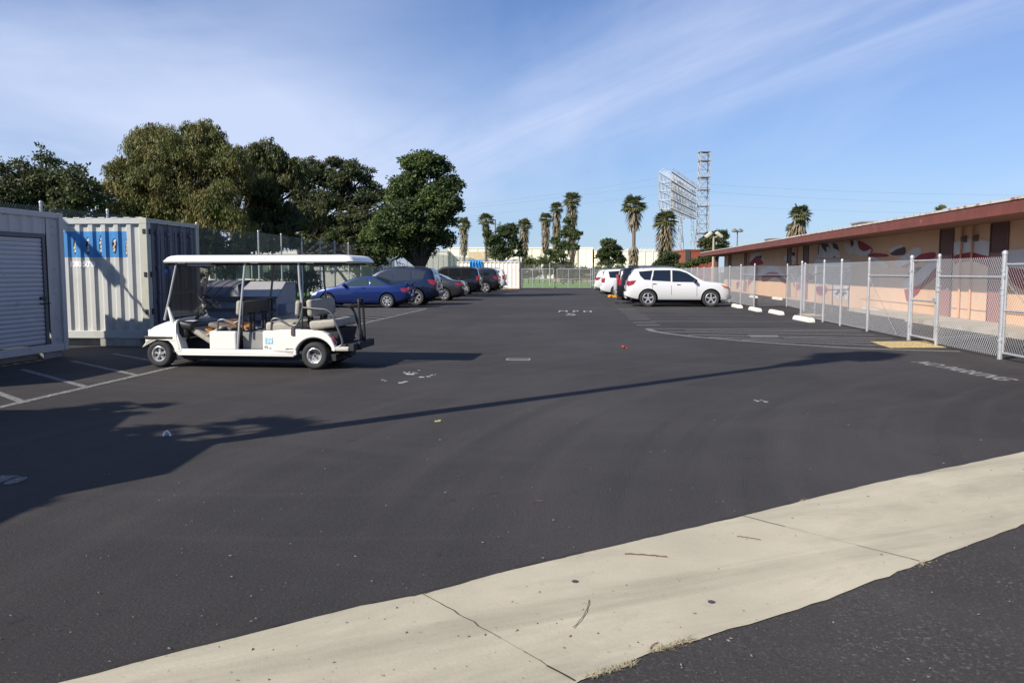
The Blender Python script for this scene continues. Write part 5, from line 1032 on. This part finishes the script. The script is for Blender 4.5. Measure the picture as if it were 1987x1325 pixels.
tree('small_tree', 'thin wispy tree on a bare slender trunk right of the three palms', (8.1, 107, 0), [(1112, 455, 12, 0, .7), (1118, 480, 8, 0, 1), (1106, 440, 5, 0, 1), (1126, 455, 5, 0, 1), (1115, 425, 4, 0, 1)], 2600, .22, LSM, .10, group=GS, sub=9, trunk_top=3.2)
tree('small_tree', 'rounded green small tree above the white suvs of the right row', (11.8, 98, 0), [(1180, 477, 17, 0, .9), (1192, 490, 20, 0, .9), (1168, 498, 16, 0, 1), (1178, 512, 17, 0, .7), (1200, 505, 14, 0, 1)], 9000, .22, LMD, .16, group=GS)
tree('small_tree', 'low bushy tree at the foot of the broad shaggy palm', (17.8, 92, 0), [(1290, 505, 18, 0, 1), (1302, 515, 18, 0, .8), (1278, 518, 16, 0, .7), (1310, 500, 10, 0, 1)], 8000, .2, LMD, .16, group=GS)
tree('small_tree', 'dark round tree behind the pale twin floodlight at the far roof end', (33, 130, 0), [(1385, 468, 22, 0, .9), (1400, 460, 14, 0, 1), (1370, 475, 16, 0, .9), (1402, 480, 14, 0, .8), (1385, 490, 24, 0, .6)], 9000, .28, LDK, .25, group=GS)
tree('shrub', 'leafy green shrub at the far corner of the low red roofed building', (20, 84, 0), [(1345, 512, 12, 0, .7), (1365, 506, 12, 0, .7), (1330, 518, 10, 0, .7), (1320, 520, 10, 0, .7), (1378, 503, 8, 0, .7)], 6000, .2, LHG, .06)
def hedge(label, x0, x1, y, h, d, n, mt, size=.22, name='hedge'):
    t = thing(name, label, 'hedge', ((x0+x1)/2, y, 0)); cs, rs = [], []; L = x1-x0
    for i in range(int(L/(h*.35))+1):
        for z in (h*.3, h*.72): cs.append((-L/2+i*h*.35+random.gauss(0, .1*h), random.gauss(0, d*.2), z+random.gauss(0, .07*h))); rs.append((h*.3, d*.5, h*.30))
    V, Fc = [], []; leaves(V, Fc, cs, rs, n, size, 0, 1.8, shell=(.5, 1.1)); leafmesh('foliage', V, Fc, mt, t)
    mb = MB(); [mb.tube([(-L/2+L*(i+.5)/9, 0, 0), (-L/2+L*(i+.5)/9+.2, 0, h*.7)], .06, 5) for i in range(9)]; mb.build('stem', BARK, t); return t
hedge('tall clipped hedge on the lawn between the white container and the tan wall', 1.2, 8.4, 118, 3.4, 1.6, 9000, LHG, .26)
hedge('dark low hedge against the tan wall behind the double gate', 7.0, 14.4, 124, 2.3, 1.6, 7000, LMD, .26)
hedge('green shrub row behind the far end of the right chain link fence', 9.5, 20, 88, 2.2, 1.4, 9000, LHG, .2)
hedge('low planting behind the tall fence beside the blue coupe', -15.6, -12.9, 52, 1.9, 1.1, 5000, LDK, .14)
hedge('unclipped undergrowth under the big pepper trees', -34, -17, 50, 2.0, 1.4, 9000, LMD, .16)

# fan palms
PT = leafmat('palm_green', (.08, .10, .04), (.20, .22, .10), (.24, .23, .11), .35); PD = leafmat('palm_dead', (.15, .115, .07), (.26, .20, .13), (.20, .16, .10), .1); PTR = mat('palm_trunk', (.16, .13, .105), .9, var=.3, vs=5, bump=.5, bs=9)
def palm_mesh(seed, H, crown=1.7, skirt=6., skw=.9, tr=.3, fronds=46):
    fronds = int(fronds*1.0)
    r2 = np.random.default_rng(seed); V, Fc = [], []; V2, F2 = [], []
    def frond(V, Fc, o, az, el, Lp, Lf, nb=9):
        d = np.array([math.cos(az)*math.cos(el), math.sin(az)*math.cos(el), math.sin(el)]); side = np.array([-math.sin(az), math.cos(az), 0]); c = o+d*Lp; upv = np.cross(side, d)
        k = sum(len(q) for q in V); w = .022; V.append(np.array([o-side*w, o+side*w, c+side*w, c-side*w])); Fc.append(np.array([[0, 1, 2, 3]])+k)
        for i in range(nb):
            a = (i/(nb-1)-.5)*2.5; dd = d*math.cos(a)+side*math.sin(a); q = c+dd*Lf*(.72+.28*math.cos(a)); q = q+np.array([0, 0, -.22*Lf*abs(r2.normal(1, .3))]); m = c+dd*Lf*.5; s = np.cross(dd, upv)*.10*Lf
            k = sum(len(q_) for q_ in V); V.append(np.array([c, m+s, q, m-s])); Fc.append(np.array([[0, 1, 2, 3]])+k)
    top = np.array([0, 0, H])
    for i in range(fronds):
        el = math.asin(r2.uniform(-.45, .98)); frond(V, Fc, top+np.array([0, 0, -.3]), r2.uniform(0, 6.283), el, crown*.42*r2.uniform(.8, 1.15), crown*.58*r2.uniform(.85, 1.2))
    nsk = int(skirt*90)
    for i in range(nsk):
        z = H-.3-skirt*r2.uniform(0, 1)**.9; f = (H-z)/max(skirt, .1); az = r2.uniform(0, 6.283); rad = (skw*(1-.42*f)+.12)*r2.uniform(.35, 1.1)
        o = np.array([math.cos(az)*rad*.55, math.sin(az)*rad*.55, z]); q = o+np.array([math.cos(az)*rad*.45, math.sin(az)*rad*.45, -1.0*r2.uniform(.7, 1.5)]); s = np.array([-math.sin(az), math.cos(az), 0])*.13; m = (o+q)/2
        k = sum(len(q_) for q_ in V2); V2.append(np.array([o, m+s, q, m-s])); F2.append(np.array([[0, 1, 2, 3]])+k)
    return V, Fc, V2, F2
def palm(label, px, top_py, Y, crown_px, skirt_px, skw_px, group='fan palms on the skyline', tr=.32, name='fan_palm', base=None, H=None, seed=None, z0=0, fr=50):
    if base is None: p = at(px, top_py, Y); base = (p.x, Y, z0); crown = crown_px*1.35/FPX*Y; H = p.z-z0-crown*.72; skirt = skirt_px/FPX*Y; skw = skw_px*1.45/FPX*Y
    else: crown, skirt, skw = crown_px, skirt_px, skw_px
    t = thing(name, label, 'palm tree', base, group=group); V, Fc, V2, F2 = palm_mesh(seed or int(px*7), H, crown, skirt, skw, fronds=fr); leafmesh('crown', V, Fc, PT, t)
    if F2: leafmesh('dead_frond_skirt', V2, F2, PD, t)
    mb = MB(); mb.tube([(0, 0, -.1), (.0, 0, H*.5), (0, 0, H)], [tr*1.15, tr, tr*.9], 10); mb.build('trunk', PTR, t, smooth=60); return t
palm('short fan palm just right of the round glossy tree', 900, 421, 190, 13, 52, 8, fr=44)
palm('fan palm rising behind the left side of the rounded small tree', 943, 411, 185, 14, 30, 7)
palm('fan palm rising behind the right side of the rounded small tree', 1017, 422, 190, 14, 56, 9)
palm('shortest of the three clustered fan palms', 1059, 410, 180, 12, 60, 8)
palm('middle height palm of the three clustered fan palms', 1080, 390, 180, 12, 80, 8)
palm('tallest of the three clustered fan palms', 1110, 371, 180, 16, 100, 10)
palm('slender palm with a bare thin trunk and a round shaggy head', 1231, 375, 130, 20, 38, 15, tr=.30, fr=60)
sl = bpy.context.scene.objects['fan_palm.006']; V, Fc, V2, F2 = palm_mesh(77, 6.2, .1, 6, .95, fronds=1); leafmesh('dead_frond_skirt', V2, F2, PD, sl)
palm('broad palm with the thickest brown skirt, left of the lattice sign', 1292, 405, 120, 20, 90, 18, tr=.5, fr=60)
palm('palm rising behind the low building roof, with a smaller one at its side', 1553, 393, 110, 19, 50, 15, fr=60)
palm('smaller palm partly behind the palm above the roof', 1535, 430, 112, 9, 30, 7, fr=30)
palm('palm top just peeking over the near part of the red edged roof', 1830, 394, 95, 15, 20, 8, fr=40)

# ------------------------------------------------------------------ far buildings, lattice sign, tower, lamps
CRE = mat('warehouse_cream', (.88, .82, .70), .6, var=.05, vs=.3, dirt=((.68, .52, .33), .25, .55, .8))
def bld(name, label, cat, px0, px1, ytop, Y, depth, mt, extra=None):
    a, b = at(px0, ytop, Y), at(px1, ytop, Y); t = thing(name, label, cat, ((a.x+b.x)/2, Y, 0)); w = b.x-a.x; h = a.z; mb = MB(); mb.span((-w/2, 0, 0), (w/2, depth, h-.3)); mb.build('wall', mt, t)
    mb = MB(); mb.span((-w/2-.1, -.1, h-.3), (w/2+.1, depth+.1, h)); mb.build('roof_edge', mt, t); return t, w, h
FRT = 'pale long warehouses across the back'
t, w, h = bld('warehouse', 'long cream warehouse wall behind the three clustered palms', 'warehouse', 870, 1150, 480, 205, 25, CRE); t['group'] = FRT
mb = MB(); [mb.box((-w/2+.5+i*w/16, -.05, h/2), (.12, .1, h-.6)) for i in range(17)]; mb.build('wall_rib', mat('rib_cream', (.72, .66, .52), .6), t)
mb = MB(); mb.span((-w*.36, -.06, .3), (-w*.22, -.01, h-1.1)); mb.build('loading_door', mat('door_tan', (.62, .47, .30), .6, dirt=((.75, .68, .5), 1, .5, .7)), t)
mb = MB(); mb.span((w/2+.1, 2, 0), (w/2+2.6, 20, h-.5)); mb.build('gap_shade', mat('shadow_grey', (.05, .05, .055), .8), t)  # dark box filling the gap between the warehouses, standing in for its shade
t, w, h = bld('warehouse', 'cream warehouse behind the slender palm and the lattice sign legs', 'warehouse', 1158, 1283, 485, 200, 25, CRE); t['group'] = FRT
mb = MB(); n = 15
for i in range(n): x = -w/2+w*i/n; mb.tube([(x, .2, h), (x+w/n/2, .2, h+.5), (x+w/n, .2, h)], .07, 5)
mb.build('roof_truss', mat('truss_white', (.7, .68, .62), .6), t); mb = MB(); [mb.box((-w/2+w*i/8, -.05, h/2), (.12, .1, h-.6)) for i in range(9)]; mb.build('wall_rib', MAT['rib_cream'], t)
t, w, h = bld('warehouse', 'narrow blue grey shed between the broad palm and the brick red shed', 'warehouse', 1303, 1322, 486, 190, 12, mat('shed_bluegrey', (.22, .25, .32), .7)); t['group'] = FRT
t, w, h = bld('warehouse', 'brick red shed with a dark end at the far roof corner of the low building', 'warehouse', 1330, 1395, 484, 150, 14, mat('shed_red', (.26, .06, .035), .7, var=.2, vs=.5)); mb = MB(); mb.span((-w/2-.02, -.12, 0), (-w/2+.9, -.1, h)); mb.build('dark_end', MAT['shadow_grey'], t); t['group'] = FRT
t, w, h = bld('block_wall', 'tan block wall behind the double gate and lawn', 'wall', 1075, 1180, 522, 135, .3, mat('block_tan', (.36, .28, .20), .85, var=.1, vs=.4))
t, w, h = bld('low_building', 'low white building glimpsed through the tall left fence', 'building', 385, 735, 487, 75, 10, mat('white_wall', (.78, .75, .66), .7, var=.05, vs=.5)); 
for i in range(9): mb = MB(); x = -w/2+1+i*w/9; mb.span((x, -.06, 1.0), (x+1.2, -.02, 2.2)); mb.build('window', mat('window_dark', (.06, .07, .08), .2), t)
mb = MB(); mb.span((-w/2, -1.4, 2.62), (w/2, -.1, 2.75)); [mb.box((-w/2+.3+i*w/10, -1.3, 1.31), (.09, .09, 2.6)) for i in range(11)]; mb.build('canopy', mat('canopy_grey', (.30, .30, .30), .7), t)
t, w, h = bld('white_van_box', 'pale grey screened enclosure behind the blue coupe', 'enclosure', 612, 735, 518, 66, 3, mat('screen_grey', (.50, .50, .48), .8, var=.05, vs=.3)); t.name = 'screened_enclosure'
t, w, h = bld('warehouse', 'distant pale building row at the left behind the trees', 'warehouse', -200, 420, 492, 110, 10, mat('far_wall', (.6, .57, .5), .7)); t['group'] = FRT
t, w, h = bld('warehouse', 'distant pale shed seen right of the round glossy tree above the tall fence', 'warehouse', 800, 868, 486, 200, 10, MAT['far_wall']); t['group'] = FRT
LAT = mat('lattice_silver', (.42, .435, .45), .6, .1); LATR = mat('lattice_rust', (.22, .165, .10), .8, var=.3, vs=1)
sg = thing('lattice_sign', 'big open lattice billboard frame on braced legs, turned edgewise beside the tower', 'sign frame', at(1300, 528, 240).to_tuple()[:2]+(0,), world=True)
A0, A1 = at(1302, 330, 240), at(1350, 361, 287); zt0, zb0 = at(1302, 334, 240).z, at(1302, 405, 240).z; U = Vector((A1.x-A0.x, A1.y-A0.y, 0)); N_ = Vector((-U.y, U.x, 0)).normalized()*3.6
def sp3(u, n, z): p = A0+U*u+N_*n; return (p.x, p.y, z)
mb = MB(); nb = 16; hh = zt0-zb0
for n in (0, 1):
    for i in range(nb+1): mb.tube([sp3(i/nb, n, zb0), sp3(i/nb, n, zt0)], .11 if i in (0, nb) else .09, 4)
    for k in range(5): mb.tube([sp3(0, n, zb0+hh*k/4), sp3(1, n, zb0+hh*k/4)], .09, 4)
    for i in range(nb):
        for k in range(4):
            a, b = (i, i+1) if (i+k) % 2 else (i+1, i); mb.tube([sp3(a/nb, n, zb0+hh*k/4), sp3(b/nb, n, zb0+hh*(k+1)/4)], .05, 3)
for i in range(nb+1):
    for k in range(5): mb.tube([sp3(i/nb, 0, zb0+hh*k/4), sp3(i/nb, 1, zb0+hh*k/4)], .06, 3)
    mb.tube([sp3(i/nb, 0, zt0), sp3(i/nb, .5, zt0+1.3), sp3(i/nb, 1, zt0)], .06, 3)
mb.tube([sp3(0, .5, zt0+1.3), sp3(1, .5, zt0+1.3)], .09, 4); mb.build('frame', LAT, sg)
for k in range(5):
    mb = MB(); z = zb0+hh*k/4
    mb.add([sp3(0, -.09, z+.07), sp3(1, -.09, z+.07), sp3(1, .0, z+.07), sp3(0, .0, z+.07), sp3(0, -.09, z-.11), sp3(1, -.09, z-.11), sp3(1, .0, z-.11), sp3(0, .0, z-.11)], [(0,1,2,3),(7,6,5,4),(0,4,5,1),(1,5,6,2),(2,6,7,3),(3,7,4,0)])
    for i in range(34):
        if random.random() < .75: u = (i+.3)/34; mb.tube([sp3(u, -.2, z+.2), sp3(u, -.2, z+.2+hh*.09)], .09, 3)
    mb.build('walkway', LATR, sg)
for u in (.34, .86):
    for n in (0, 1):
        for s in (-1, 1):
            mb = MB(); mb.tube([sp3(u+.05*s, n, zb0), sp3(u+(.15 if u < .5 else .09)*s, n*1.6-.3, 0)], .14, 4); mb.build('leg', LAT, sg)
    mb = MB()
    for k in range(5):
        z0_, z1_ = zb0*k/5, zb0*(k+1)/5; w0_ = .05+(.10 if u < .5 else .04)*(1-k/5); w1_ = .05+(.10 if u < .5 else .04)*(1-(k+1)/5)
        for n in (0, 1): mb.tube([sp3(u-w0_, n, z0_), sp3(u+w1_, n, z1_)], .06, 3); mb.tube([sp3(u-w1_, n, z1_), sp3(u+w1_, n, z1_)], .07, 3); mb.tube([sp3(u+w0_, n, z0_), sp3(u-w1_, n, z1_)], .05, 3)
    mb.build('leg_brace', LAT, sg)
tb = at(1362, 528, 250); tw = thing('lattice_tower', 'tall square lattice steel tower right of the billboard frame', 'tower', (tb.x, tb.y, 0)); Ht = at(1362, 296, 250).z; nk = 14
def tws(z): f = z/Ht; return 1.5+(.9*(1-f/.45) if f < .45 else 0)
for k in range(4):
    sx, sy = ((-1, -1), (1, -1), (1, 1), (-1, 1))[k]; mb = MB(); mb.tube([(sx*tws(0), sy*tws(0), 0), (sx*tws(.45*Ht), sy*tws(.45*Ht), .45*Ht), (sx*1.5, sy*1.5, Ht)], .15, 4); mb.build('leg', LAT, tw)
mb = MB()
for i in range(nk):
    z0_, z1_ = Ht*i/nk, Ht*(i+1)/nk; a, b = tws(z0_), tws(z1_)
    for (sx, sy), (ux, uy) in (((-1, -1), (1, -1)), ((1, -1), (1, 1)), ((1, 1), (-1, 1)), ((-1, 1), (-1, -1))):
        mb.tube([(sx*a, sy*a, z0_), (ux*b, uy*b, z1_)], .07, 3); mb.tube([(ux*a, uy*a, z0_), (sx*b, sy*b, z1_)], .07, 3); mb.tube([(sx*b, sy*b, z1_), (ux*b, uy*b, z1_)], .08, 3)
mb.build('bracing', LAT, tw)
mb = MB()
for f in (.80, .70, .57, .35, 1.0, .93): z = Ht*f; a = tws(z)+.15; mb.box((0, 0, z), (2*a, 2*a, .16))
mb.build('platform', LATR, tw)
def lamp(label, px, head_py, Y, span, hs, m, name='twin_floodlight'):
    p = at(px, head_py, Y); t = thing(name, label, 'street light', (p.x, Y, 0), group='twin headed lights beyond the roof'); mb = MB(); mb.tube([(0, 0, 0), (0, 0, p.z-hs*.2)], [.13, .09], 8); mb.tube([(-span, 0, p.z-hs*.1), (0, 0, p.z-hs*.5), (span, 0, p.z-hs*.1)], .06, 6); mb.build('pole', m, t)
    for s in (-1, 1):
        mb = MB()
        if name == 'twin_floodlight': mb.rbox((s*span, 0, p.z), (hs*1.3, hs*.9, hs*.55), .1, 2, ry=R(38*s))
        else: mb.lathe([(0, hs*.5), (hs*.6, hs*.1), (hs*.75, -hs*.3), (hs*.4, -hs*.45), (0, -hs*.5)], (s*span, 0, p.z), 'z', 12)
        mb.build('lamp_head', mat('lamp_cream', (.55, .50, .40), .5) if name == 'twin_floodlight' else mat('lamp_dark', (.15, .14, .13), .5), t, smooth=40)
lamp('cream twin floodlight pole in front of the dark round tree at the roof end', 1385, 456, 80, .52, .62, mat('pole_cream', (.45, .38, .26), .6)); lamp('thin twin globe lamp pole standing above the red edged roof', 1431, 447, 120, .42, .6, mat('pole_dark', (.18, .17, .16), .6), 'twin_globe_lamp')
p = at(961, 426, 200); t = thing('utility_pole', 'thin wooden utility pole by the palm left of the rounded small tree', 'pole', (p.x, 200, 0)); mb = MB(); mb.tube([(0, 0, 0), (0, 0, p.z)], .16, 6); mb.build('pole', PTR, t); mb = MB(); mb.box((0, 0, p.z-1.2), (2, .12, .12)); mb.build('crossarm', PTR, t)
p = at(1122, 483, 140); t = thing('light_pole', 'slim dark light pole in front of the cream warehouse by the three palms', 'pole', (p.x, 140, 0)); mb = MB(); mb.tube([(0, 0, 0), (0, 0, p.z)], .10, 6); mb.tube([(0, 0, p.z), (-.9, 0, p.z+.1)], .06, 6); mb.build('pole', MAT['pole_dark'], t); mb = MB(); mb.rbox((-1.1, 0, p.z+.08), (.6, .25, .14), .05); mb.build('lamp_head', MAT['lamp_dark'], t)
WL = mat('wire_grey', (.45, .50, .56), .7)
for i, ((xa, ya), (xb, yb), (xc, yc), Y) in enumerate((((600, 436), (1000, 397), (1292, 358), 300), ((600, 452), (1000, 413), (1292, 376), 300), ((1372, 358), (1700, 379), (2100, 380), 300), ((1372, 372), (1700, 397), (2100, 398), 300), ((1372, 398), (1700, 417), (2100, 416), 300), ((600, 420), (1000, 402), (1352, 331), 310))):
    a, m_, b = at(xa, ya, Y), at(xb, yb, Y+10), at(xc, yc, Y+25); mb = MB(); P = [a.lerp(m_, k/8).lerp(m_.lerp(b, k/8), k/8)+Vector((0, 0, 0)) for k in range(9)]; mb.tube(P, .026, 3)
    tag(mb.build('power_line', WL), ('upper', 'second', 'top', 'middle', 'lowest', 'highest')[i]+(' faint power line crossing the sky left of the lattice sign' if i in (0, 1, 5) else ' faint power line crossing the sky right of the lattice tower'), 'power line', 'power lines across the sky')

# ------------------------------------------------------------------ outside the frame at the left: palms, plus a shed and wire added for their shadows
sh = thing('shadow_shed', 'unseen shed left of the camera, shaped to cast the ground shadow', 'shed', (-7, 4, 0), world=True); off = Vector((LX, LY, 0)).normalized()/math.tan(SUN_EL)  # unseen shed, its roof outlined to throw the big shadow at left
def unshadow(px, py, h): g = gp(px, py); return (g.x-off.x*h, g.y-off.y*h)
hs_ = 3.0; pl = [unshadow(x, y, hs_) for x, y in ((110, 962), (-10, 1022), (-200, 1060), (-420, 1100))]
pl0 = pl; pl = [unshadow(x, y, hs_) for x, y in ((330, 918), (420, 860), (255, 846), (216, 835), (254, 806), (205, 795), (-10, 795))]; g0 = unshadow(-200, 965, hs_); g1 = unshadow(125, 950, hs_)
pl = pl0[:1][::-1]+pl; pl = pl0[::-1]+pl[1:]; pl += [(pl[-1][0]-3.0, pl[-1][1]+.5)]
mb = MB(); mb.prism(pl, hs_-.12, hs_); mb.build('roof', ROOFM, sh)
cx_ = sum(p[0] for p in pl)/len(pl); cy_ = sum(p[1] for p in pl)/len(pl); mb = MB(); mb.prism([(cx_+(x-cx_)*.86, cy_+(y-cy_)*.86) for x, y in pl], 0, hs_-.125); mb.build('wall', CG, sh)
gw = thing('shadow_wire', 'unseen slanting wire with a thick sleeve, added for its shadow on the container', 'cable', (-14.9, 16.5, 0), world=True)  # unseen wire, sleeve and pole, added to cast the slanting shadow on the container
mb = MB(); mb.tube([(-14.9, 16.5, 8.07), (-10.2, 13.35, 2.71)], .028, 6); mb.build('cable', MAT['pole_dark'], gw); mb = MB(); mb.tube([(-13.0, 15.24, 5.9), (-12.0, 14.57, 4.76)], [.05, .17, ], 8); mb.build('shadow_sleeve', MAT['pole_dark'], gw); mb = MB(); mb.tube([(-14.9, 16.5, 0), (-14.9, 16.5, 8.3)], .09, 8); mb.build('pole', PTR, gw)  # the thick sleeve is shaped for the dark blotch in that shadow
H_ = 11.6; g = gp(1680, 688); bx, by = g.x-off.x*H_, g.y-off.y*H_
palm('tall palm standing left of the camera, seen by its shadow', 0, 0, 0, 0.85, .7, .28, base=(bx, by, 0), H=H_, seed=5, tr=.125, fr=60, group='palms left of the camera')
for (px, py, H2_, cr_, sd_, lb) in ((440, 836, 5.4, 1.0, 9, 'short palm left of the camera behind the added shed'), (255, 792, 4.6, .75, 12, 'second short palm left of the camera'), (-20, 985, 4.2, .6, 15, 'young palm left of the camera')):
    g = gp(px, py); palm(lb, 0, 0, 0, cr_, .4, .3, base=(g.x-off.x*H2_, g.y-off.y*H2_, 0), H=H2_, seed=sd_, tr=.10, fr=11, group='palms left of the camera')

# ------------------------------------------------------------------ small things on the ground
p = gp(1006, 698); t = thing('drain_grate', 'small rectangular drain grate with a pale rim in the middle of the asphalt', 'drain', (p.x, p.y, .004), -R(4)); mb = MB(); 
for a, b in (((-.22, -.13), (.22, -.10)), ((-.22, .10), (.22, .13)), ((-.22, -.10), (-.19, .10)), ((.19, -.10), (.22, .10))): mb.span((a[0], a[1], 0), (b[0], b[1], .012))
mb.build('rim', mat('grate_rim', (.24, .235, .22), .7), t); mb = MB(); mb.span((-.19, -.10, 0), (.19, .10, .004)); mb.build('pit', BLK2, t); mb = MB(); [mb.span((-.17+i*.038, -.1, .005), (-.155+i*.038, .1, .011)) for i in range(10)]; mb.build('bar', mat('grate_bar', (.12, .11, .10), .6, .4), t)
def blob(name, label, px, py, r, m, cat, h=.002, z=.005, n=9, sy=1., lab=True, kind=None):
    g = gp(px, py); mb = MB(); pts = [(r*math.cos(6.283*i/n)*random.uniform(.55, 1.25), r*sy*math.sin(6.283*i/n)*random.uniform(.55, 1.25)) for i in range(n)]; mb.prism(pts, 0, h); o = mb.build(name, m, loc=(g.x, g.y, z)); return tag(o, label, cat, kind=kind)
WSP = mat('spilt_paint', (.42, .42, .40), .6); mb = MB()
for (x, y, r) in ((742, 737.5, .035), (748, 739, .03), (785, 723, .04), (790, 725, .05), (797, 726.5, .10), (803, 723.5, .04), (813, 719, .03), (808, 724.5, .03), (818, 732, .06), (831, 731, .06), (838, 728, .04), (779, 743, .07), (787, 741, .05), (795, 722, .03), (845, 727, .02)):
    g = gp(x, y); r *= .62; mb.prism([(g.x+r*1.2*math.cos(.7*i)*random.uniform(.6, 1.2), g.y+r*1.2*math.sin(.7*i)*random.uniform(.6, 1.2)) for i in range(9)], .003, .0065)
for (x, y, r) in ((1465, 777, .03), (1470, 778.5, .05), (1477, 777, .03), (1487, 780, .05), (1482, 779, .03)):
    g = gp(x, y); r *= .45; mb.prism([(g.x+r*math.cos(.7*i)*random.uniform(.6, 1.2), g.y+r*math.sin(.7*i)*random.uniform(.6, 1.2)) for i in range(9)], .003, .0065)
tag(mb.build('paint_splatter', WSP), kind='structure')
mb = MB(); g = gp(1211, 676); mb.rbox((0, 0, .035), (.085, .06, .035), .01, 2, rz=.5, ry=.3); mb.box((.06, -.02, .01), (.05, .04, .012), rz=.9); tag(mb.build('litter', mat('litter_red', (.55, .06, .04), .6), loc=g), 'small crushed red and white packet lying in the middle of the lot', 'litter')
mb = MB(); g = gp(324, 846); mb.tube([(-.035, 0, 0), (-.02, 0, .035), (.005, 0, .05), (.025, 0, .03), (.035, 0, 0)], .011, 6); tag(mb.build('litter', mat('litter_white', (.85, .85, .85), .5), loc=g), 'tiny bent white scrap on the asphalt at the shadow edge left', 'litter')
mb = MB(); g = gp(849, 818); mb.box((0, 0, .006), (.05, .05, .008), rz=.4); mb.box((.02, .03, .01), (.03, .02, .008)); tag(mb.build('litter', mat('litter_yellow', (.42, .40, .16), .7), loc=g), 'tiny yellowish scrap below the long palm shadow', 'litter')
def twig(px0, py0, px1, py1, bow, r, label, c=(.14, .07, .04)):
    a, b = gp(px0, py0, .012), gp(px1, py1, .012); q = Vector((-(b-a).y, (b-a).x, 0))*bow; mb = MB(); mb.tube([a.lerp(b, k/7)+q*math.sin(math.pi*k/7)+Vector((0, 0, .004*(k % 2))) for k in range(8)], r, 5); tag(mb.build('twig', mat('twig_brown', c, .8)), label, 'twig')
twig(1212, 1074, 1294, 1080, .03, .003, 'long reddish brown twig on the upper part of the concrete strip'); twig(1030, 975, 1052, 972, .25, .003, 'short curved dark twig on the asphalt above the strip'); twig(1430, 1040, 1476, 1047, .04, .002, 'thin pale brown twig near the second strip joint'); twig(1262, 1258, 1277, 1246, .1, .0022, 'bent dry stalk at the lower strip edge'); twig(1143, 1163, 1112, 1218, .05, .0018, 'hair thin dry stalk across the middle of the strip')
for (px, py, lb) in ((1116, 1131, 'dark flat gum spot on the strip, left of the two'), (1380, 1171, 'dark flat gum spot on the strip, right of the two')):
    g = gp(px, py); mb = MB(); mb.prism([(.017*math.cos(.6283*i)*random.uniform(.9, 1.1), .017*math.sin(.6283*i)*random.uniform(.9, 1.1)) for i in range(10)], 0, .004); tag(mb.build('gum_spot', mat('gum_dark', (.05, .05, .055), .6), loc=(g.x, g.y, .0085)), lb, 'spot', 'dark gum spots')
# grit: pebbles and leaf bits scattered over the asphalt
V, Fc = [], []; n = 420; g = []
while len(g) < n:
    px, py = random.uniform(-50, 2050), 600+725*random.random()**.8
    g.append(tuple(gp(px, py)))
P = np.array(g); s = rng.uniform(.002, .0065, n); o = 0; vs, fs = [], []
for i in range(n):
    a = rng.uniform(0, 6.28); u = np.array([math.cos(a), math.sin(a), 0])*s[i]*rng.uniform(.8, 2.2); v = np.array([-math.sin(a), math.cos(a), 0])*s[i]; c = P[i]+np.array([0, 0, .010]); k = len(vs)
    vs += [tuple(c-u), tuple(c+v*.8), tuple(c+u), tuple(c-v*.8), tuple(c+np.array([0, 0, s[i]]))]; fs += [(k, k+1, k+4), (k+1, k+2, k+4), (k+2, k+3, k+4), (k+3, k, k+4), (k+3, k+2, k+1, k)]
mb = MB(); mb.add(vs, fs); tag(mb.build('grit', mat('grit_tan', (.17, .15, .12), .8, var=.5, vs=5)), 'fine grit and dry leaf crumbs scattered over the asphalt', 'grit', kind='stuff')
for o in list(S.objects):
    if '_w' in o: del o['_w']
